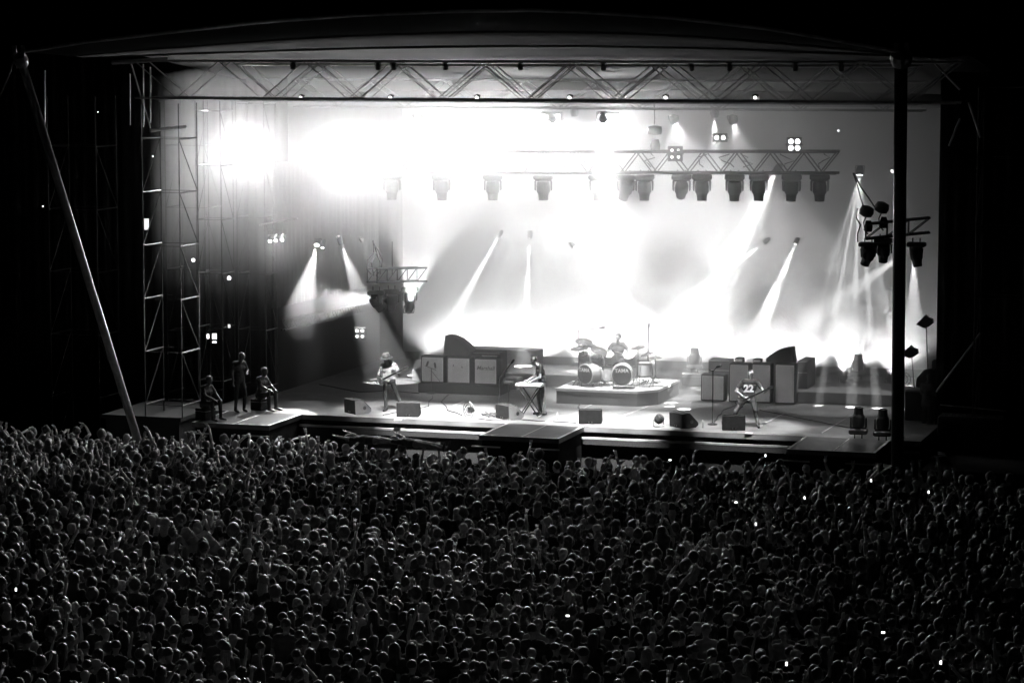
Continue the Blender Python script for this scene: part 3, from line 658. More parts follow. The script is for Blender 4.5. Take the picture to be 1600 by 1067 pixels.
cymbal('highest left cymbal of the drum kit', 912, 532, 3.8, .27, .15, -.3); cymbal('lower left cymbal of the drum kit at its far left edge', 905, 543, 3.6, .27, -.05, -.2)
cymbal('small cymbal just right of the left pair', 921, 538, 4.2, .2, .1, -.2); cymbal('dark cymbal beside the drummer on his left in the picture', 936, 546, 3.7, .25, .35, -.3)
cymbal('cymbal right above the drummer elbow', 997, 541, 4.3, .22, -.1, -.2); cymbal('flat cymbal at the right end of the drum kit', 1024, 557, 3.9, .2, 0, -.1); cymbal('cymbal behind the right floor tom', 1012, 551, 4.5, .23, -.3, -.2)
def boom(label, x, yb, ytop, Y, z0, pts, foot=.3, base_tripod=True, group=None):
    P = py(x, ytop, Y); o = thing('microphone_stand', label, 'stand', (P.x, Y, z0), group=group)
    b = MB(); b.tube((0, 0, .03), (0, 0, P.z - z0), .017)
    if base_tripod:
        for a in (0.3, 2.4, 4.5): b.tube((0, 0, .1), (math.cos(a) * foot, math.sin(a) * foot, .01), .012, n=5)
    else: b.lathe([(.14, 0), (.14, .02), (.03, .05)])
    b.build('pole', 'black_metal', o)
    if pts:
        q = [py(xx, yy, Y) - Vector((P.x, Y, z0)) for xx, yy in pts]
        MB().path(q, .012, 6).build('boom_arm', 'black_metal', o)
        dd = (q[-1] - q[0]).normalized(); MB().lathe([(.02, -.02), (.034, .05), (.034, .12), (.015, .15)], q[-1], dd, 8).build('microphone', 'black_metal', o)
    return o
boom('tall overhead boom stand at the left of the drum kit', 904, 600, 516, 4.4, RZ, [(898, 518), (904, 516), (938, 512)])
boom('tall thin pole stand at the right of the drum kit', 1013, 600, 512, 4.6, RZ, [(1013, 520), (1013.5, 512)])
boom('boom microphone stand left of the keyboard player', 780, 640, 593, 1.2, 2.0, [(778, 594), (788, 581), (799, 567)])
boom('straight microphone stand with a pale top before the bass player', 1114, 663, 578, -.25, 2.0, [(1108, 577), (1114, 580), (1120, 573)], base_tripod=False)
P = pz(795, 632); o = thing('side_table', 'small white-topped stand beside the boom microphone', 'table', P)
h = py(795, 597, P.y).z - 2; MB().bevel_box((0, 0, h), (.26, .2, .06), .01).build('tray', 'white_plastic', o); b = MB().tube((0, 0, 0), (0, 0, h), .012)
for a in (0, 2.1, 4.2): b.tube((0, 0, .15), (math.cos(a) * .16, math.sin(a) * .16, 0), .008, n=5)
b.build('leg', 'chrome', o)
P = pz(1009, 575 + 25); 
# keyboard on its X stand
kp = pz(829, 650); kr = R(0); o = thing('keyboard_stand', 'crossed-leg steel keyboard stand under the white keyboard', 'stand', kp, kr)
for yy in (-.16, .16):
    MB().tube((-.28, yy, .02), (.26, yy, .84), .02).tube((.28, yy, .02), (-.30, yy, .84), .02).build('cross_leg', 'dark_steel', o)
MB().tube((-.28, -.2, .02), (-.28, .2, .02), .02).tube((.28, -.2, .02), (.28, .2, .02), .02).build('floor_bar', 'steel', o)
MB().tube((-.3, -.2, .84), (-.3, .2, .84), .018).tube((.26, -.2, .84), (.26, .2, .84), .018).build('rest_bar', 'dark_steel', o)
o = thing('keyboard', 'white electronic keyboard lying on the crossed stand', 'keyboard', kp + Vector((0, 0, .862)), kr)
MB().bevel_box((-.02, 0, .045), (.78, .3, .09), .02).build('case_body', 'white_plastic', o)
k = MB()
for i in range(24): k.box((-.36 + i * .0295, .07, .095), (.026, .13, .012))
k.build('keys', 'white_trim', o); MB().box((-.02, -.08, .0925), (.6, .06, .006)).build('panel', 'black_metal', o)
# floor fan and small floor things
P = pz(734, 653); o = thing('floor_fan', 'round wire floor fan standing at the stage edge left of the keyboard', 'fan', P, -.5)
b = MB()
for rr in (.22, .15, .08): b.path([(math.cos(a) * rr, -.05, .24 + math.sin(a) * rr) for a in np.linspace(0, 6.283, 19)], .008, 5)
for a in np.linspace(0, 3.14, 7)[:-1]: b.tube((math.cos(a) * .22, -.05, .24 + math.sin(a) * .22), (-math.cos(a) * .22, -.05, .24 - math.sin(a) * .22), .005, n=4)
b.build('guard', 'dark_steel', o); MB().lathe([(.08, 0), (.1, .06), (.06, .18)], (0, -.02, .24), (0, 1, 0), 12).build('motor', 'black_metal', o)
MB().path([(-.2, 0, .02), (-.24, 0, .24), (0, .0, .48), (.24, 0, .24), (.2, 0, .02)], .012).box((0, 0, .012), (.5, .18, .02)).build('frame', 'steel', o)
b = MB(); P = pz(765, 651)
for k in range(9): 
    c = P + Vector((rng.uniform(-.25, .25), rng.uniform(-.1, .1), .02)); b.path([c + Vector((math.cos(t) * .12, math.sin(t) * .1, .01 + .012 * k + .02 * math.sin(3 * t + k))) for t in np.linspace(0, 6.2, 14)], .012, 5)
tag(b.build('cable_coil', 'black_metal'), 'tangle of coiled cables between the floor fan and the sideways monitor', 'cable')
P = pz(1029, 666); o = thing('floor_lamp', 'small floor lamp standing left of the sideways monitor by the bass player', 'lamp', P, .6)
MB().bevel_box((0, 0, .03), (.3, .2, .05), .01).build('base', 'steel', o); MB().lathe([(.08, -.1), (.13, -.02), (.13, .1), (.09, .14)], (0, 0, .2), (.5, -.3, .8), 14).build('housing', 'black_metal', o)
MB().box((-.15, 0, .12), (.02, .05, .2)).box((.15, 0, .12), (.02, .05, .2)).build('yoke', 'steel', o)
# right wing desk with fans and lamps on stands, seen past the mast
P = pz(1425, 655); o = thing('desk', 'work desk with a lit edge in the right wing beside the black mast', 'desk', (11.15, 2.6, 2.0))
MB().bevel_box((0, 0, .85), (2.0, .8, .06), .01).build('top', 'steel', o); MB().bevel_box((0, 0, .41), (1.9, .7, .82), .01).build('cabinet', 'black_metal', o)
for (x, y, Y, zb, lab, sc) in ((1423, 550, 2.6, 2.88, 'small barn-door lamp on a thin stand over the right wing desk', 1), (1446, 503, 3.0, 2.88, 'higher barn-door lamp on a thin stand at the right edge of the backdrop', .9)):
    Pp = py(x, y, Y); o = thing('stand_lamp', lab, 'lamp', (Pp.x, Y, zb)); h = Pp.z - zb
    MB().tube((.12, 0, 0), (.02, 0, h), .014).build('pole', 'black_metal', o)
    hd = MB().prism([(-.28 * sc, -.06), (.0, .2), (.08, .13), (.2, .1), (.22, -.02), (.1, -.12), (-.02, -.16)], -.12, .12, lambda a, x, c: (a, x, h + c)).build('housing', 'black_metal', o)
o = thing('desk_fan', 'round wire fan on the right wing desk beside the black mast', 'fan', (py(1412, 590, 2.6).x, 2.6, 2.88)); b = MB()
for rr in (.2, .12): b.path([(math.cos(a) * rr, 0, .24 + math.sin(a) * rr) for a in np.linspace(0, 6.283, 17)], .008, 5)
for a in np.linspace(0, 3.14, 6)[:-1]: b.tube((math.cos(a) * .2, 0, .24 + math.sin(a) * .2), (-math.cos(a) * .2, 0, .24 - math.sin(a) * .2), .005, n=4)
b.build('guard', 'dark_steel', o); MB().lathe([(.1, 0), (.1, .02), (.02, .04)]).build('base', 'black_metal', o)
P = py(1460, 570, 3.1); o = thing('equipment_rack', 'rounded dark covered equipment pile in the right wing', 'equipment', (P.x, 3.1, 2)); MB().lathe([(.5, 0), (.55, .6), (.5, 1.1), (.3, 1.35), (.05, 1.4)], n=14).build('cover', 'black_cloth', o, smooth=True); MB().bevel_box((.1, 0, 1.45), (.3, .3, .4), .03).build('box', 'black_metal', o)
P = py(1525, 605, 1); o = thing('mixing_console', 'mixing console with tiny glinting controls in the dark right wing', 'console', (P.x, .4, 1.46))
MB().bevel_box((0, 0, .5), (1.8, .8, 1.0), .03).build('case_body', 'black_metal', o); MB().tube((-.9, .1, 1.25), (.9, .1, 1.15), .015).build('lamp_rail', 'steel', o)
b = MB()
for k in range(40): b.box((rng.uniform(-.8, .8), rng.uniform(-.35, .2), 1.01), (rng.uniform(.01, .03), .015, .012))
b.build('controls', 'steel', o)
for (x, y, lab) in ((1467, 713, 'crumpled white paper lying on the dark platform right of the mast'), (1383, 733, 'white board glinting at the foot of the black mast')):
    P = pz(x, y, 1.5 if x > 1400 else 1.75); o = MB().box(P, (.45, .12, .02), Euler((.1, -.1 if x > 1400 else -.6, .2)).to_matrix()).box(P + Vector((.05, .1, .07)), (.22, .14, .03), Euler((.5, .2, .4)).to_matrix()).build('paper_sheet', emis('paper_lit', .0) if False else 'white_trim'); tag(o, lab, 'paper')
P = pz(470, 683, 1.75); o = MB().box(P, (.5, .25, .03), Euler((0, -.25, .2)).to_matrix()).build('white_board', 'white_trim'); tag(o, 'tilted white board leaning below the right edge of the left thrust', 'board')

# cables, bottles and set lists lying about the deck
def run(label, pts, r=.014, m='black_metal'):
    w_ = [pz(x, y, 2.012) for x, y in pts]; q = []
    for a, c in zip(w_[:-1], w_[1:]):
        for k in range(4):
            p = a.lerp(c, k / 4); q.append(p + Vector((rng.uniform(-.03, .03), rng.uniform(-.03, .03), 0)))
    q.append(w_[-1]); tag(MB().path(q, r, 5).build('cable', m), label, 'cable', 'cables on the stage deck')
run('black cable running from the left plinth to the first microphone', [(700, 616), (690, 628), (700, 640), (722, 648)])
run('black cable snaking between the guitarist and his wedge monitor', [(598, 648), (612, 645), (640, 641), (668, 634), (676, 618)])
run('black cable running along the stage front to the keyboard stand', [(735, 652), (770, 656), (812, 655), (850, 657), (900, 660)])
run('black cable from the drum riser to the stage front', [(915, 625), (902, 636), (922, 645), (940, 655)])
run('black cable from the right cabinets to the bass microphone', [(1150, 632), (1132, 640), (1120, 652), (1114, 663)])
run('black cable crossing the deck at the right of the bass player', [(1185, 640), (1230, 648), (1262, 655), (1330, 668)])
run('thick cable lying from the left curtain to the guitar plinth', [(500, 600), (560, 612), (610, 610), (655, 614)], .02)
for (x, y, lab) in ((662, 648, 'water bottle standing right of the monitor before the guitarist'), (871, 655, 'water bottle standing right of the keyboard player'), (945, 607, 'water bottle on the deck at the foot of the drum riser'), (1098, 668, 'water bottle standing left of the bass microphone stand')):
    P = pz(x, y); o = thing('water_bottle', lab, 'bottle', P, 0, 'water bottles on the deck')
    MB().lathe([(.03, 0), (.033, .02), (.033, .14), (.012, .18), (.012, .2)], n=10).build('bottle_body', 'steel', o, smooth=True); MB().lathe([(.014, .2), (.014, .22)], n=8).build('cap', 'white_plastic', o)
for (x, y, a, lab) in ((622, 655, .3, 'white set list taped to the deck at the feet of the guitarist'), (858, 658, -.2, 'white set list taped to the deck beside the keyboard stand'), (1170, 676, .1, 'white set list taped to the deck before the bass player')):
    P = pz(x, y, 2.008); tag(MB().box(P, (.21, .29, .004), Euler((0, 0, a)).to_matrix()).build('set_list', 'white_trim'), lab, 'paper')

# ------------------------------------------------------------------ people
def capsule_mesh(caps, n=12):
    b = MB()
    for (a, c, ra, rc, lab) in caps:
        a = Vector(a); c = Vector(c)
        b.ball(a, ra, n, 8); b.ball(c, rc, n, 8)
        if (c - a).length > 1e-4: b.tube(a, c, ra * .985, rc * .985, n)
    return b
def fuse(caps, voxel, name, mats, labmap, parent=None):
    b = capsule_mesh(caps); me = bpy.data.meshes.new(name); me.from_pydata([tuple(v) for v in b.v], [], b.f)
    o = bpy.data.objects.new(name, me); COL.objects.link(o)
    r = o.modifiers.new('r', 'REMESH'); r.mode = 'VOXEL'; r.voxel_size = voxel; r.use_smooth_shade = True
    s = o.modifiers.new('s', 'SMOOTH'); s.factor = .5; s.iterations = 2
    m2 = bpy.data.meshes.new_from_object(o.evaluated_get(bpy.context.evaluated_depsgraph_get()))
    o.modifiers.clear(); o.data = m2; bpy.data.meshes.remove(me); m2.name = name
    npy = len(m2.polygons); ctr = np.empty(npy * 3); m2.polygons.foreach_get('center', ctr); ctr = ctr.reshape(-1, 3)
    best = np.full(npy, 1e9); lab = np.zeros(npy, int)
    for (a, c, ra, rc, l) in caps:
        a = np.array(a); c = np.array(c); d = c - a; L = d @ d
        t = np.clip(((ctr - a) @ d) / L, 0, 1) if L > 1e-9 else np.zeros(npy)
        dist = np.linalg.norm(ctr - (a + t[:, None] * d), axis=1) - (ra + (rc - ra) * t)
        k = dist < best; best[k] = dist[k]; lab[k] = labmap[l]
    m2.materials.clear()
    for m in mats: m2.materials.append(MATS[m])
    m2.polygons.foreach_set('material_index', lab.astype(np.int32)); m2.polygons.foreach_set('use_smooth', [True] * npy)
    if parent: o.parent = parent
    return o
LAB = dict(skin=0, shirt=1, trousers=2, shoe=3)
def body_caps(J, fingers=True, sleeve='short', shorts=False, curl=.5, bulk=1.0):
    V = lambda k: Vector(J[k]); C = []
    def add(a, c, ra, rc, l): C.append((tuple(a), tuple(c), ra, rc, l))
    sL, sR, hL, hR, ch, pe, nk, hd = V('sL'), V('sR'), V('hL'), V('hR'), V('chest'), V('pelvis'), V('neck'), V('head')
    add(sL.lerp(sR, .12), sL.lerp(sR, .88), .082 * bulk, .082 * bulk, 'shirt')
    w_ = (sL - sR) * .24; add(ch - w_, ch + w_, .115 * bulk, .115 * bulk, 'shirt'); add(ch, sL.lerp(sR, .5), .12, .07, 'shirt')
    mid = ch.lerp(pe, .55); add(mid - w_ * .8, mid + w_ * .8, .108 * bulk, .108 * bulk, 'shirt'); add(ch, pe, .125 * bulk, .12 * bulk, 'shirt')
    add(hL, hR, .112, .112, 'trousers'); add(pe.lerp(ch, .12) - w_ * .9, pe.lerp(ch, .12) + w_ * .9, .115 * bulk, .115 * bulk, 'shirt')
    f = V('face').normalized(); upn = (hd - nk).normalized(); f = (f - upn * f.dot(upn)).normalized(); sd = f.cross(upn).normalized()
    add(sL.lerp(sR, .5) + upn * .01, nk + upn * .07, .06, .052, 'skin')
    add(hd + upn * .03 - f * .012, hd + upn * .035 + f * .018, .083, .078, 'skin'); add(hd - upn * .07 + f * .045, hd + upn * .02 + f * .03, .045, .066, 'skin')
    add(hd - upn * .085 + f * .062, hd - upn * .088 + f * .05, .03, .032, 'skin')
    add(hd - upn * .02 + f * .108, hd + upn * .018 + f * .092, .014, .009, 'skin')
    for s in (-1, 1):
        add(hd + sd * s * .078 + upn * .015, hd + sd * s * .078 - upn * .02, .016, .012, 'skin')
        add(hd + sd * s * .032 + upn * .03 + f * .082, hd + sd * s * .016 + upn * .032 + f * .085, .011, .01, 'skin')
    for S in 'LR':
        s_, e, w1 = V('s' + S), V('e' + S), V('w' + S); l = 'shirt'
        add(s_, s_.lerp(e, .55), .062 * bulk, .056 * bulk, l); add(s_.lerp(e, .55), e, .048, .042, 'shirt' if sleeve == 'long' else 'skin')
        add(e, w1, .043, .029, 'shirt' if sleeve == 'long' else 'skin')
        d = Vector(J.get('d' + S, w1 - e)).normalized(); pn = Vector(J.get('p' + S, (0, 0, -1))); pn = (pn - d * pn.dot(d)); pn = pn.normalized() if pn.length > .01 else Vector((1, 0, 0)); si = d.cross(pn).normalized()
        if fingers:
            for q in (-.028, -.01, .01, .028): add(w1 + d * .015 + si * q * .6, w1 + d * .09 + si * q, .015, .014, 'skin')
            for q, ln in ((-.033, .055), (-.011, .072), (.011, .078), (.033, .068)):
                a = w1 + d * .095 + si * q; k1 = a + (d * (1 - curl * .3) + pn * curl).normalized() * ln * .55; k2 = k1 + (d * (1 - curl * 1.4) + pn * curl * 1.4).normalized() * ln * .5
                add(a, k1, .0105, .0098, 'skin'); add(k1, k2, .0098, .0085, 'skin')
            a = w1 + d * .03 + si * .03; k1 = a + (si * .8 + d * .6 + pn * .3).normalized() * .045; add(a, k1, .014, .012, 'skin'); add(k1, k1 + (d + pn * .5).normalized() * .03, .012, .01, 'skin')
        else:
            add(w1, w1 + d * .1, .03, .035, 'skin'); add(w1 + d * .1, w1 + d * .17 + pn * curl * .03, .03, .016, 'skin'); add(w1 + d * .04, w1 + d * .09 + si * .05, .015, .012, 'skin')
        h, k, a = V('h' + S), V('k' + S), V('a' + S); t = V('t' + S)
        add(h, k, .092, .064, 'trousers')
        if shorts: add(k, k.lerp(a, .35), .068, .064, 'trousers'); add(k.lerp(a, .3), a, .055, .038, 'skin')
        else: add(k, a, .064, .048, 'trousers')
        add(a - Vector((0, 0, .03)), t, .045, .034, 'shoe'); add(a - (t - a) * .22 - Vector((0, 0, .04)), a, .038, .04, 'shoe')
    return C
def std(**k):
    J = dict(pelvis=(0, 0, .95), chest=(0, 0, 1.27), neck=(0, -.01, 1.47), head=(0, -.02, 1.63), face=(0, -1, 0), sL=(.185, 0, 1.42), sR=(-.185, 0, 1.42),
             eL=(.24, .02, 1.14), eR=(-.24, .02, 1.14), wL=(.25, -.06, .88), wR=(-.25, -.06, .88), hL=(.09, 0, .93), hR=(-.09, 0, .93), kL=(.11, -.02, .5), kR=(-.11, -.02, .5),
             aL=(.12, .02, .09), aR=(-.12, .02, .09), tL=(.15, -.16, .035), tR=(-.15, -.16, .035)); J.update(k); return J
def hair_on(o, J, style, m, name='hair'):
    hd = Vector(J['head']); f = Vector(J['face']).normalized(); u = (hd - Vector(J['neck'])).normalized(); b = MB()
    f = (f - u * f.dot(u)).normalized()
    c = hd + u * .045 - f * .018
    # cap of hair: a squashed shell open at the face, with a lumpy surface
    rr = random.Random(len(style) * 7 + int(hd.z * 100)); n, m_ = 18, 11; vs = []; fs = []
    q = f.cross(u).normalized(); low = {'short': -.35, 'long': -.3, 'bushy': -.5}.get(style, -.3)
    puff = {'short': 1.0, 'long': 1.03, 'bushy': 1.22}.get(style, 1)
    for k in range(m_ + 1):
        for i in range(n):
            a = 2 * math.pi * i / n; fr = max(0, math.cos(a))
            lo = low + (1.0 * fr ** 1.5); t = math.pi / 2 - (math.pi / 2 - lo * 1.2) * (k / m_)
            rad = (.098 * puff) * (1 + rr.uniform(-.03, .03) * (3.4 if style == 'bushy' else 2.2))
            p = c + (f * math.cos(a) * math.cos(t) * rad * 1.05) + (q * math.sin(a) * math.cos(t) * rad * .93) + u * math.sin(t) * rad * .98
            vs.append(p)
        
    for k in range(m_):
        for i in range(n): j = (i + 1) % n; fs.append((k * n + i, k * n + j, k * n + n + j, k * n + n + i))
    inner = [c + (v - c) * .86 for v in vs]; N = len(vs); fs2 = [tuple(x + N for x in g[::-1]) for g in fs]
    rim = [(m_ * n + i, m_ * n + (i + 1) % n, N + m_ * n + (i + 1) % n, N + m_ * n + i) for i in range(n)]
    b.add(vs + inner, fs + fs2 + rim)
    if style == 'long':
        for s in np.linspace(-1.9, 1.9, 11):
            a0 = c + (-f * math.cos(s) + q * math.sin(s)) * .085; L = rr.uniform(.2, .3)
            b.path([a0 + u * .02, a0 - u * L * .5 - f * .02, a0 - u * L - f * .03 + q * rr.uniform(-.02, .02)], .026, 6)
    return b.build(name, m, o, smooth=True)
def person(label, loc, rot, J, mats, voxel=.02, hair=None, hairm='hair_dark', scale=1.0, group=None, **kw):
    root = thing('person', label, 'person', loc, (0, 0, rot), group); root.scale = (scale,) * 3
    C = body_caps(J, **kw); fuse(C, voxel, 'body', mats, LAB, root)
    if hair:
        hair_on(root, J, hair, hairm)
    return root

def guitar(label, name, loc, rot, L=.62, m='guitar_body', bass=False):
    o = thing(name, label, 'guitar', loc, rot)
    out = [(-.24, .0), (-.22, .12), (-.12, .16), (0, .12), (.08, .11), (.16, .17), (.2, .15), (.15, .05), (.12, 0), (.17, -.06), (.18, -.12), (.1, -.13), (0, -.11), (-.1, -.17), (-.2, -.14)]
    if bass: out = [(-.3, .02), (-.26, .12), (-.1, .13), (.0, .09), (.12, .13), (.26, .17), (.2, .07), (.14, .02), (.16, -.05), (.2, -.1), (.1, -.13), (-.05, -.1), (-.2, -.16), (-.28, -.1)]
    MB().prism(out, -.025, .025).build('guitar_body', m, o); o.children[0].rotation_euler = (0, 0, 0)
    MB().add([(x, y, z) for y in (-.02, -.04) for x, z in ((.05, .03), (L + .12, .022), (L + .12, -.022), (.05, -.03))], [(0, 1, 2, 3), (4, 7, 6, 5), (0, 4, 5, 1), (1, 5, 6, 2), (2, 6, 7, 3), (3, 7, 4, 0)]).build('neck', 'tolex', o)
    MB().box((L + .2, -.02, .01), (.18, .03, .07)).build('headstock', 'tolex', o)
    MB().box((-.14, -.03, 0), (.03, .014, .08)).box((-.02, -.03, 0), (.025, .012, .07)).build('bridge', 'chrome', o)
    return o
def swap(out): return out
# guitarist
P = pz(608, 641)
J = std(pelvis=(0, 0, .90), chest=(.0, .0, 1.2), neck=(-.02, -.05, 1.38), head=(-.05, -.12, 1.5), face=(-.45, -.8, -.35), sL=(.17, .03, 1.33), sR=(-.19, -.03, 1.33),
        eR=(-.30, -.08, 1.05), wR=(-.13, -.27, .93), dR=(.6, -.1, -.4), pR=(0, 1, -.2), eL=(.32, -.05, 1.06), wL=(.36, -.28, 1.16), dL=(-.1, -.3, .6), pL=(-.6, .6, 0),
        hL=(.09, .0, .88), hR=(-.09, 0, .88), kR=(-.09, -.12, .48), aR=(-.06, -.12, .09), tR=(-.10, -.29, .035), kL=(.2, .08, .5), aL=(.34, .2, .09), tL=(.42, .04, .035))
g = person('person in a hat and pale open shirt playing guitar, left on the stage', P, R(8), J, ['skin', 'cloth_pale', 'cloth_dark', 'shoe'], .0125, 'long', 'hair_dark', sleeve='long')
b = MB(); hc = Vector(J['head']) + Vector((.0, .0, .065)); b.lathe([(.02, -.01), (.185, -.012), (.185, .0), (.118, .012), (.118, .03), (.1, .12), (.05, .14), (.02, .125)], hc, (-.1, -.25, 1), 18); b.build('hat', 'cloth_mid', g, smooth=True)
guitar('dark electric guitar held by the person in the hat', 'electric_guitar', P + Vector((-.12, -.34, .92)), (0, R(-27), R(6)))
# keyboard player
P = pz(846, 648)
J = std(pelvis=(0, .02, .95), chest=(0, -.03, 1.25), neck=(0, -.1, 1.44), head=(0, -.2, 1.56), face=(0, -.8, -.55), sL=(.185, -.05, 1.4), sR=(-.185, -.05, 1.4),
        eL=(.27, -.1, 1.13), wL=(.2, -.33, 1.0), eR=(-.27, -.1, 1.13), wR=(-.14, -.36, 1.0), dL=(-.1, -1, -.1), dR=(.1, -1, -.1), kL=(.12, .02, .5), aL=(.14, .06, .09), tL=(.17, -.12, .035), kR=(-.12, -.06, .5), aR=(-.12, .0, .09), tR=(-.15, -.19, .035))
person('person in a dark short-sleeved shirt and jeans bending over the white keyboard', P, R(-62), J, ['skin', 'cloth_dark', 'denim', 'shoe'], .0125, 'short')
# drummer
P = py(966, 560, 5.0); P.z = RZ
J = std(pelvis=(0, 0, .62), chest=(0, -.02, .96), neck=(0, -.04, 1.16), head=(0.01, -.07, 1.31), face=(-.2, -1, -.15), sL=(.19, 0, 1.11), sR=(-.19, 0, 1.11), hL=(.1, -.02, .6), hR=(-.1, -.02, .6),
        kL=(.24, -.42, .6), kR=(-.24, -.42, .6), aL=(.25, -.5, .12), aR=(-.25, -.5, .12), tL=(.27, -.66, .04), tR=(-.27, -.66, .04),
        eL=(.36, -.08, .9), wL=(.3, -.33, .86), eR=(-.34, -.1, .88), wR=(-.22, -.34, .88), dL=(-.4, -1, .1), dR=(.4, -1, .1))
person('person in a dark shirt seated behind the drum kit, pale in the haze', P, 0, J, ['skin', 'cloth_mid', 'cloth_dark', 'shoe'], .015, 'short')
for s, lab in ((1, 'drum stick in the hand nearer the right of the picture'), (-1, 'drum stick in the hand nearer the left of the picture')):
    tag(MB().tube(P + Vector((s * .28, -.36, .87)), P + Vector((s * .08, -.7, .98)), .01, .007).build('drum_stick', 'riser_wood'), lab, 'drum stick')
o = thing('drum_stool', 'round drum stool under the drummer', 'stool', P + Vector((0, .02, 0))); MB().lathe([(.17, .44), (.18, .47), (.17, .51), (.05, .515)]).build('seat', 'black_cloth', o); b = MB().tube((0, 0, .1), (0, 0, .45), .02)
for a in (0, 2.1, 4.2): b.tube((0, 0, .2), (math.cos(a) * .25, math.sin(a) * .25, 0), .012)
b.build('leg', 'chrome', o)
# bass player
P = pz(1170, 667)
J = std(pelvis=(-.02, .0, .80), chest=(.0, .04, 1.12), neck=(.02, .06, 1.32), head=(.03, .04, 1.49), face=(-.25, -1, .12), sL=(.21, .04, 1.27), sR=(-.19, .02, 1.27),
        eR=(-.36, -.05, 1.0), wR=(-.09, -.24, .86), dR=(.8, -.1, -.3), pR=(0, 1, -.3), eL=(.40, -.05, 1.03), wL=(.46, -.27, 1.02), dL=(.4, -.3, .4), pL=(-.4, .8, 0),
        hL=(.1, 0, .78), hR=(-.12, 0, .78), kR=(-.36, -.12, .45), aR=(-.40, .12, .10), tR=(-.46, -.04, .035), kL=(.19, -.04, .44), aL=(.25, .0, .09), tL=(.30, -.17, .035))
g = person('bald person in a dark numbered jersey and long shorts playing bass in a wide stance', P, R(6), J, ['skin', 'cloth_dark', 'cloth_mid', 'shoe'], .0125, None, shorts=True, bulk=1.08)
text_mesh('22', .27, .006, 'white_trim', g, (.0, -.118, 1.09), (math.pi / 2 + .1, 0, 0), 'jersey_number', .012)
guitar('long dark bass guitar slung low on the bald player', 'bass_guitar', P + Vector((-.16, -.34, .76)), (0, R(-26), R(4)), .72, 'guitar_body', True)
# crew in the wings
def crew(label, P, rot, J, mats=('skin_shaded', 'cloth_black', 'cloth_black', 'shoe'), hair='short', **k):  # skin and clothes darkened to imitate the dim wings
    return person(label, P, rot, J, list(mats), .022, hair, fingers=True, **k)
crew('crew member in black standing at the monitor desk in the left wing', pz(374, 643), R(60), std(eL=(.3, -.02, 1.18), wL=(.12, -.22, 1.15), kL=(.14, -.1, .5), aL=(.17, .0, .09), head=(.03, -.1, 1.6), face=(.3, -1, -.5), pR=(0, -1, 0)))
sit = std(pelvis=(0, 0, .45), chest=(0, -.05, .78), neck=(0, -.1, .97), head=(0, -.14, 1.12), sL=(.18, -.04, .93), sR=(-.18, -.04, .93), hL=(.1, 0, .43), hR=(-.1, 0, .43), kL=(.16, -.4, .52), kR=(-.16, -.4, .52), aL=(.16, -.42, .09), aR=(-.16, -.42, .09), tL=(.18, -.6, .035), tR=(-.18, -.6, .035), eL=(.22, -.2, .72), wL=(.12, -.42, .62), eR=(-.22, -.2, .72), wR=(-.12, -.42, .62))
for (x, y, rr_, lab) in ((322, 655, R(70), 'crew member in black sitting low on a case beside the left tower'), (408, 640, R(75), 'crew member in black sitting on a case by the left thrust')):
    P = pz(x, y); crew(lab, P, rr_, sit)
    o = thing('seat_case', 'small black case under the ' + lab.replace('in black ', ''), 'case', P + Vector((-.0, .05, 0)), rr_); MB().bevel_box((0, .05, .165), (.45, .4, .33), .02).build('case_body', 'tolex', o); MB().box((0, .05, .25), (.46, .41, .012)).build('lid_seam', 'steel', o)
P = py(1450, 577, 1.75); crew('bald crew member in black leaning over the desk in the right wing', (P.x, 1.75, 1.46), R(150), std(head=(0, -.06, 1.84), neck=(0, -.02, 1.68), chest=(0, 0, 1.48), pelvis=(0, 0, 1.1), sL=(.185, 0, 1.62), sR=(-.185, 0, 1.62), eL=(.26, -.05, 1.35), eR=(-.26, -.05, 1.35), wL=(.2, -.3, 1.3), wR=(-.2, -.3, 1.3), hL=(.09, 0, 1.08), hR=(-.09, 0, 1.08), kL=(.11, -.02, .6), kR=(-.11, -.02, .6)), hair=None)

# ------------------------------------------------------------------ the crowd
def arm(side, kind):
    s = 1 if side == 'L' else -1
    D = {'down': ((.25, .02, 1.14), (.24, -.08, .9), None),
         'up': ((.27, -.06, 1.62), (.24, -.14, 1.88), (0, -.2, 1)),
         'high': ((.22, -.02, 1.68), (.17, -.04, 1.95), (-.1, -.1, 1)),
         'point': ((.27, -.2, 1.52), (.22, -.42, 1.72), (0, -.7, .6)),
         'clap': ((.25, -.16, 1.55), (.05, -.26, 1.75), (-.2, -.1, 1)),
         'phone': ((.22, -.2, 1.38), (.08, -.32, 1.62), (-.1, -.1, 1)),
         'wide': ((.38, -.03, 1.55), (.48, -.08, 1.8), (.3, -.1, 1)),
         'chest': ((.25, -.05, 1.15), (.06, -.2, 1.2), (-1, 0, .2))}[kind]
    r = {'e' + side: (D[0][0] * s, D[0][1], D[0][2]), 'w' + side: (D[1][0] * s, D[1][1], D[1][2])}
    if D[2]: r['d' + side] = (D[2][0] * s, D[2][1], D[2][2])
    r['p' + side] = (0, -1, 0)
    return r
POSES = [('down', 'down', 'arms down'), ('chest', 'chest', 'hands held at the chest'), ('down', 'up', 'right arm raised'), ('up', 'down', 'left arm raised'), ('high', 'high', 'both arms up'), ('clap', 'clap', 'hands clapping overhead'),
         ('wide', 'wide', 'arms flung wide'), ('down', 'point', 'right arm pointing at the stage'), ('phone', 'phone', 'hands at face')]
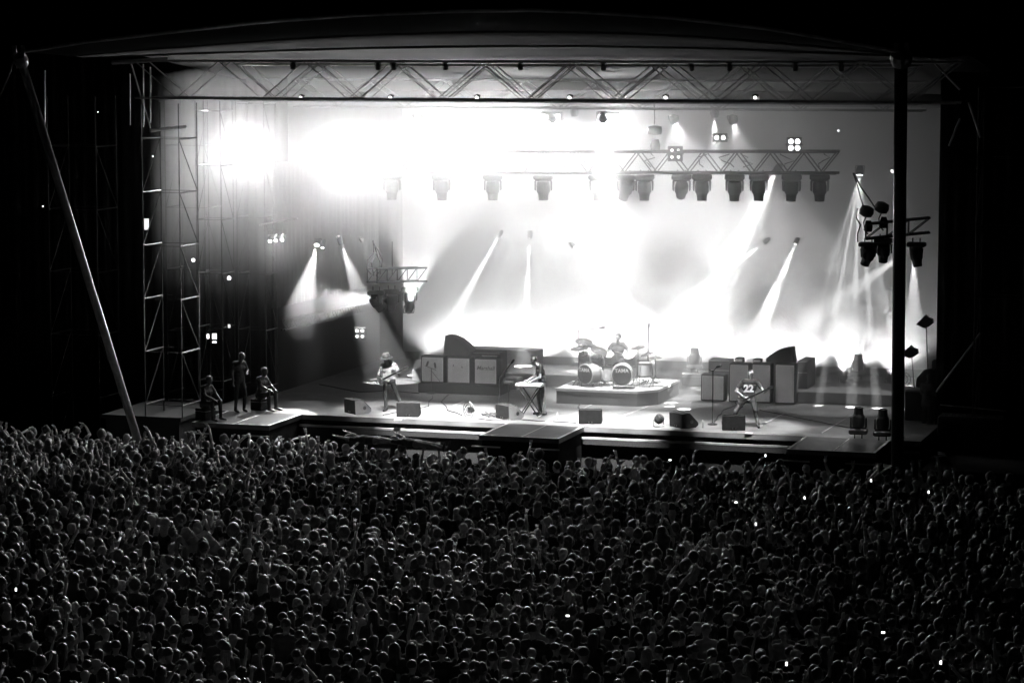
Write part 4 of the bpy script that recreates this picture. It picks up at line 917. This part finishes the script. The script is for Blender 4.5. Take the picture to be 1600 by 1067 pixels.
LOOKS = [('short', 'hair_dark', 'dark short-haired', 'cloth_black', 'black top'), ('short', 'hair_brown', 'brown-haired', 'cloth_mid', 'grey top'), ('long', 'hair_dark', 'long dark-haired', 'cloth_dark', 'dark top'), ('long', 'hair_fair', 'long fair-haired', 'cloth_dark', 'dark top'),
         ('short', 'hair_fair', 'fair short-haired', 'cloth_pale', 'pale top'), ('bushy', 'hair_brown', 'bushy-haired', 'cloth_black', 'black top'), (None, None, 'bald', 'cloth_mid', 'grey top'), ('cap', 'cloth_pale', 'pale-capped', 'cloth_black', 'black top')]
LW = [10, 6, 6, 1.2, 1.2, 3.5, .6, 1.8]
spots = []
cr = random.Random(11)
Y = -5.3; row = 0
while Y > -34.5:
    xl = py(-60, 900, Y).x; xr = py(1660, 900, Y).x
    x = xl + cr.random() * .4
    while x < xr:
        xx = x + cr.gauss(0, .13); yy = Y + cr.gauss(0, .19)
        if math.hypot(xx - Lb.x, yy - Lb.y) > .4 and math.hypot(xx - Rb.x, yy - Rb.y) > .5 and cr.random() > .05 + .22 * max(0, math.sin(xx * .9 + 2 * math.sin(yy * .5)) * math.sin(yy * 1.1 + 1.3 * math.cos(xx * .6))): spots.append((xx, yy))
        x += cr.uniform(.36, .62)
    Y -= .52; row += 1
near = []
for (x, y) in spots:
    u, v = proj((x, y, 1.65))
    near.append((-(Vector((x, y, 1.65)) - CAM).length, x, y, u, v))
vis = sorted([n_ for n_ in near if 8 < n_[3] < 1592 and n_[4] < 1056], reverse=True)[:300]
viskey = {(n_[1], n_[2]) for n_ in vis}
def pick(u, v):
    pr = .14 + (.22 if v < 790 and u < 560 else 0) + (.10 if v < 750 else 0)
    if cr.random() < pr: pz_ = cr.choice([2, 3, 4, 4, 5, 6, 7, 8, 2])
    else: pz_ = cr.choice([0, 0, 1])
    return pz_, cr.choices(range(8), LW)[0]
lib = {}
LIMB = {}
def template(pi, li):
    if (pi, li) in lib: return None
    J = std(**arm('L', POSES[pi][0]), **arm('R', POSES[pi][1]))
    hs, hm_, hn, cm, cn = LOOKS[li]
    root = thing('person', 'x', 'person', (0, 0, 0), 0, 'spectators packed in front of the stage')
    if pi not in LIMB: o = fuse(body_caps(J, fingers=False, curl=.3), .028, 'body', ['skin', cm, 'denim', 'shoe'], LAB, root); LIMB[pi] = o.data
    me = LIMB[pi] if LIMB[pi].materials[1] == MATS[cm] else None
    if me is None:
        me = LIMB[pi].copy(); me.materials[1] = MATS[cm]
    if pi in LIMB and not root.children:
        o = bpy.data.objects.new('body', me); COL.objects.link(o); o.parent = root
    else: root.children[0].data = me
    if hs == 'cap':
        hd = Vector(J['head']); c = hd + Vector((0, .01, .03))
        MB().lathe([(.1, -.02), (.1, .03), (.075, .085), (.02, .1)], c, n=12).box(c + Vector((0, -.14, .0)), (.14, .12, .015)).build('cap', hm_, root, smooth=True)
    elif hs: hair_on(root, J, hs, hm_)
    lib[(pi, li)] = root; return root
cell_c = {}
VW = [(0, 'beside the leaning mast'), (0, '')]
def where(u, v):
    h = ['far left', 'left of middle', 'in the middle', 'right of middle', 'far right'][min(4, int(u / 320))]
    return h
todo = []
for (dd, x, y, u, v) in vis:
    pi, li = pick(u, v)
    key = 'spectator %s, %s, %s, %s near the bottom edge' % (LOOKS[li][2], LOOKS[li][4], POSES[pi][2], where(u, v))
    todo.append((key, x, y, pi, li, u))
ct = {}
for t_ in todo: ct.setdefault(t_[0], []).append(t_)
NW = ['leftmost', 'second from left', 'third from left', 'fourth from left', 'fifth from left', 'sixth from left', 'seventh from left', 'eighth from left', 'ninth from left', 'tenth from left', 'eleventh from left', 'twelfth from left', 'thirteenth from left', 'fourteenth from left', 'fifteenth from left', 'sixteenth from left', 'seventeenth from left', 'eighteenth from left', 'nineteenth from left', 'twentieth from left']
for key, lst in ct.items():
    lst.sort(key=lambda t: t[5])
    for i, (k_, x, y, pi, li, u) in enumerate(lst):
        lab = (LOOKS[li][2] + ' spectator in ' + LOOKS[li][4] + ', ' + POSES[pi][2] + ', ' + where(u, 0))
        if len(lst) > 1: lab = lab + ', ' + NW[i] + ' such'
        lab = lab.replace(' at the stage', '').replace('hands clapping overhead', 'clapping overhead').replace('right arm pointing', 'pointing ahead').replace(' such', '').replace('hands held at the chest', 'hands at chest')
        sc = min(1.1, max(.88, cr.gauss(.99, .05))); rot = math.pi + cr.gauss(-.15, .35)
        tpl = template(pi, li); first = tpl is not None
        if first: r_ = tpl; r_.location = (x, y, 0); r_.rotation_euler = (0, 0, rot)
        else: r_ = dup(lib[(pi, li)], (x, y, 0), rot)
        r_['label'] = lab; r_.scale = (sc, sc, sc); r_.rotation_euler = (cr.gauss(0, .05), cr.gauss(0, .05), rot)
# the rest of the crowd: one mesh
def low(pi, li, var=0):
    V = []; F = []; Mi = []
    def put(b, m):
        k = len(V); V.extend(b.v)
        for f in b.f:
            for t in range(1, len(f) - 1): F.append((f[0] + k, f[t] + k, f[t + 1] + k)); Mi.append(m)
    J = std(**arm('L', POSES[pi][0]), **arm('R', POSES[pi][1])); hs, hm_, _, cm, _ = LOOKS[li]
    for S in 'LR':
        if J['w' + S][2] > 1.3:
            g = Vector((cr.gauss(0, .1), cr.gauss(0, .1), cr.gauss(-.04, .07))); J['w' + S] = tuple(Vector(J['w' + S]) + g * 1.3); J['e' + S] = tuple(Vector(J['e' + S]) + g * .5)
            J['d' + S] = tuple(Vector(J['w' + S]) - Vector(J['e' + S]) + Vector((cr.gauss(0, .1), cr.gauss(0, .1), 0)))
    mi = {'skin': 0, 'hair_dark': 1, 'hair_brown': 2, 'hair_fair': 3, 'cloth_black': 4, 'cloth_dark': 5, 'cloth_mid': 6, 'cloth_pale': 7}
    J['head'] = tuple(Vector(J['head']) + Vector((cr.gauss(0, .025), cr.gauss(0, .03), cr.gauss(0, .012)))); hw = cr.uniform(.98, 1.2)
    hd = Vector(J['head'])
    put(MB().ball(hd, (.078 * hw, .095 * hw, .115), 10, 8), 0)
    c_ = mi[cm]
    b = MB(); b.lathe([(.17, .75), (.165, .95), (.15, 1.1), (.185, 1.28), (.20, 1.38), (.13, 1.46), (.055, 1.49)], n=10)
    b.v = [(x, y * .62, z) for x, y, z in b.v]; put(b, c_)
    put(MB().tube((0, 0, 1.44), hd, .055, .05, 7, False), 0)
    for S, s in (('L', 1), ('R', -1)):
        sh = Vector((s * .185, 0, 1.41)); e = Vector(J['e' + S]); w_ = Vector(J['w' + S]); mm = sh.lerp(e, .6)
        put(MB().ball(sh, .068, 8, 5), c_); put(MB().tube(sh, mm, .06, .055, 7), c_); put(MB().tube(mm, e, .045, .043, 7), 0); put(MB().ball(e, .044, 7, 4), 0); put(MB().tube(e, w_, .042, .028, 7), 0)
        d = Vector(J.get('d' + S, w_ - e)).normalized(); put(MB().tube(w_, w_ + d * .09, .026, .042, 6), 0)
        for q in (-.025, .0, .025): put(MB().tube(w_ + d * .08 + Vector((q * .8, 0, 0)), w_ + d * .165 + Vector((q * 1.5, -.012, 0)), .012, .009, 4), 0)
    put(MB().tube((.09, 0, .85), (.12, 0, .05), .09, .05, 6), 4); put(MB().tube((-.09, 0, .85), (-.12, 0, .05), .09, .05, 6), 4)
    if hs == 'cap': put(MB().lathe([(.1, -.02), (.1, .03), (.07, .09), (.02, .1)], hd + Vector((0, .01, .03)), n=10), 7)
    elif hs:
        k = 1.22 if hs == 'bushy' else 1.0
        k *= hw; hb = MB().ball(hd + Vector((0, .022, .028)), (.092 * k, .1 * k, .105 * k), 13, 10); hb.v = [tuple(Vector(q_) + (Vector(q_) - hd) * cr.gauss(0, .05)) for q_ in hb.v]; put(hb, mi[hm_])
        for S_ in (-1, 1): put(MB().ball(hd + Vector((S_ * .084 * hw, 0, -.01)), (.014, .025, .033), 6, 4), 0)
        if cr.random() < .12: put(MB().ball(hd + Vector((0, .09, .11)), .045, 8, 6), mi[hm_])
        if hs == 'long': put(MB().lathe([(.06, -.34), (.1, -.2), (.095, -.02), (.05, .02)], hd + Vector((0, .05, .0)), n=8), mi[hm_])
    return np.array([tuple(v) for v in V]), np.array(F), np.array(Mi)
LO = {}
VV = []; FF = []; MM = []; off = 0; nr = np.random.RandomState(3)
for (dd, x, y, u, v) in near:
    if (x, y) in viskey: continue
    k = pick(u, v) + (cr.randrange(8),)
    if k not in LO: LO[k] = low(*k)
    V, F, M_ = LO[k]; sc = min(1.12, max(.86, cr.gauss(.99, .065))); a = math.pi + cr.gauss(-.1, .4); lean = cr.gauss(0, .05)
    W = V * sc; W = W + np.stack([W[:, 2] * lean, W[:, 2] * cr.gauss(0, .04), 0 * W[:, 2]], 1) + nr.normal(0, .004, W.shape)
    c_, s_ = math.cos(a), math.sin(a)
    W = np.stack([W[:, 0] * c_ - W[:, 1] * s_ + x, W[:, 0] * s_ + W[:, 1] * c_ + y, W[:, 2]], 1)
    VV.append(W); FF.append(F + off); MM.append(M_); off += len(V)
VV = np.concatenate(VV); FF = np.concatenate(FF); MM = np.concatenate(MM)
me = bpy.data.meshes.new('crowd'); me.vertices.add(len(VV)); me.vertices.foreach_set('co', VV.ravel().astype(np.float32))
me.loops.add(len(FF) * 3); me.loops.foreach_set('vertex_index', FF.ravel().astype(np.int32)); me.polygons.add(len(FF))
me.polygons.foreach_set('loop_start', np.arange(0, len(FF) * 3, 3, dtype=np.int32)); me.polygons.foreach_set('loop_total', np.full(len(FF), 3, np.int32))
for m in ('skin', 'hair_dark', 'hair_brown', 'hair_fair', 'cloth_black', 'cloth_dark', 'cloth_mid', 'cloth_pale'): me.materials.append(MATS[m])
me.polygons.foreach_set('material_index', MM.astype(np.int32)); me.polygons.foreach_set('use_smooth', np.ones(len(FF), bool)); me.update(calc_edges=True)
o = bpy.data.objects.new('crowd', me); COL.objects.link(o); tag(o, 'dense crowd of spectators stretching up to the stage', 'crowd', kind='stuff')
print('crowd', len(near), len(FF))
# crowd surfers carried over the heads
for (x, y, rz, lab) in ((640, 692, R(100), 'crowd surfer lying face up on raised hands before the stage, bare arms outstretched'), (700, 700, R(80), 'second crowd surfer in dark clothes carried just right of the first')):
    P = pz(x, y, 2.0); J = std(**arm('L', 'wide'), **arm('R', 'high')); r_ = person(lab, P, 0, J, ['skin', 'cloth_dark', 'denim', 'shoe'], .022, 'short', group='crowd surfers')
    r_.rotation_euler = (R(-86), 0, rz)
# phones held up, a crumpled sheet
PH = [(1150, 784), (1257, 777), (1181, 818), (1047, 718), (1196, 711), (1451, 768), (1380, 987), (1470, 1034), (1229, 1036), (887, 961), (1361, 750), (25, 920)]
dn = ['upper', 'middle', 'lower']
for i, (x, y) in enumerate(PH):
    P = pz(x, y, 2.0)
    near_ = 'in the dark crowd %s' % ('before the black mast' if x > 1350 and y < 900 else 'near the bottom right corner' if x > 1300 else 'below the bass player' if x > 1100 and y < 900 else 'near the bottom edge right of the middle' if x > 1100 else 'below the middle thrust' if x > 800 else 'on the left half')
    o = thing('phone', 'glowing phone screen held up %s, %s one' % (near_, ORD[[q for q in sorted([p_ for p_ in PH if True])].index((x, y)) % 13] + ' from left' if False else 'glowing phone'), 'phone', P, (R(-10), 0, R(17) + rng.uniform(-.3, .3)))
    o['label'] = 'glowing phone held up in the crowd, %s from left of all the phones' % ((ORD + ['fourteenth', 'fifteenth', 'sixteenth', 'seventeenth', 'eighteenth'])[sorted(PH).index((x, y))])
    o['group'] = 'phones held up in the crowd'
    MB().bevel_box((0, 0, 0), (.05, .009, .09) if i % 3 else (.09, .009, .05), .004).build('phone_case', 'black_metal', o)
    MB().box((0, -.0055, 0), (.036, .002, .065) if i % 3 else (.065, .002, .036)).build('display', MATS['lens_small'], o)
nb = 14; vs = []; fs = []
for i in range(nb + 1):
    for j in range(nb + 1): vs.append((i / nb * .95, j / nb * .6, .12 * math.sin(i * .9 + j * .5) + .08 * math.sin(j * 1.7 - i * .4) + rng.uniform(-.03, .03) - .25 * j / nb))
fs = [(i * (nb + 1) + j, (i + 1) * (nb + 1) + j, (i + 1) * (nb + 1) + j + 1, i * (nb + 1) + j + 1) for i in range(nb) for j in range(nb)]
P = pz(275, 846, 1.85); N_ = len(vs); q = Euler((.7, .3, .3)).to_matrix()
b = MB().add([P + q @ Vector(v) for v in vs] + [P + q @ Vector(v) + Vector((0, 0, -.012)) for v in vs], fs + [tuple(k + N_ for k in f[::-1]) for f in fs])
tag(b.build('plastic_sheet', 'cloth_pale', smooth=True), 'crumpled pale plastic sheet lying over heads in the left half of the crowd', 'sheet')
# ------------------------------------------------------------------ stage haze (even volume, one closed box round the stage)
prof_h = [(.9, .4), (4.2, .4), (11.0, .4), (11.0, 10.75), (8, 10.8), (4.2, 11.2), (2, 11.5), (-3.2, 12.0), (-3.2, 11.3), (.9, 5.0)]
def hx(Y, s_): return -15.5 + (4.2 - Y) * .95 if s_ < 0 else 11.2
hz = MB(); hz.prism(prof_h, -1, 1, lambda a, x, c: (hx(a, x), a, c))
hm = bpy.data.materials.new('haze'); hm.use_nodes = True; n = hm.node_tree
for x in list(n.nodes):
    if x.type == 'BSDF_PRINCIPLED': n.nodes.remove(x)
pv = n.nodes.new('ShaderNodeVolumePrincipled'); pv.inputs['Color'].default_value = (.95, .95, .95, 1); pv.inputs['Density'].default_value = .088
pv.inputs['Anisotropy'].default_value = .2
n.links.new(pv.outputs[0], n.nodes['Material Output'].inputs['Volume'])
tag(hz.build('haze', hm), kind='stuff', label='pale stage haze filling the air around the stage', cat='haze')

# drifting denser smoke low before the backdrop: uneven volume, its own bounded cloud
def smoke(label, c, d, dens, seed, thr=.5):
    b = MB().ball(c, d, 20, 12); m = bpy.data.materials.new('smoke'); m.use_nodes = True; n = m.node_tree
    for x in list(n.nodes):
        if x.type == 'BSDF_PRINCIPLED': n.nodes.remove(x)
    v = n.nodes.new('ShaderNodeVolumePrincipled'); v.inputs['Color'].default_value = (.95, .95, .95, 1)
    tc = n.nodes.new('ShaderNodeTexCoord'); mp = n.nodes.new('ShaderNodeMapping'); mp.inputs['Location'].default_value = (seed, seed * 2, 0)
    nz = n.nodes.new('ShaderNodeTexNoise'); nz.inputs['Scale'].default_value = .9; nz.inputs['Detail'].default_value = 4; nz.inputs['Roughness'].default_value = .6
    n.links.new(tc.outputs['Object'], mp.inputs[0]); n.links.new(mp.outputs[0], nz.inputs['Vector'])
    mr = n.nodes.new('ShaderNodeMapRange'); mr.inputs[1].default_value = thr; mr.inputs[2].default_value = thr + .12; mr.inputs[3].default_value = 0; mr.inputs[4].default_value = dens
    n.links.new(nz.outputs[0], mr.inputs[0]); n.links.new(mr.outputs[0], v.inputs['Density']); n.links.new(v.outputs[0], n.nodes['Material Output'].inputs['Volume'])
    tag(b.build('smoke', m), label, 'smoke', kind='stuff')
smoke('billowing bright smoke at the right rear of the stage', (5.9, 9.3, 4.0), (2.6, 1.3, 1.7), .9, 3.1, .47)
smoke('thin smoke hanging between the drums and the backdrop', (1.2, 8.6, 4.6), (4.2, 1.5, 1.9), .45, 5.3, .5)
smoke('thin wisps of smoke left of the black mast', (8.6, 9.3, 4.4), (1.5, 1.1, 1.9), .6, 7.7, .5)
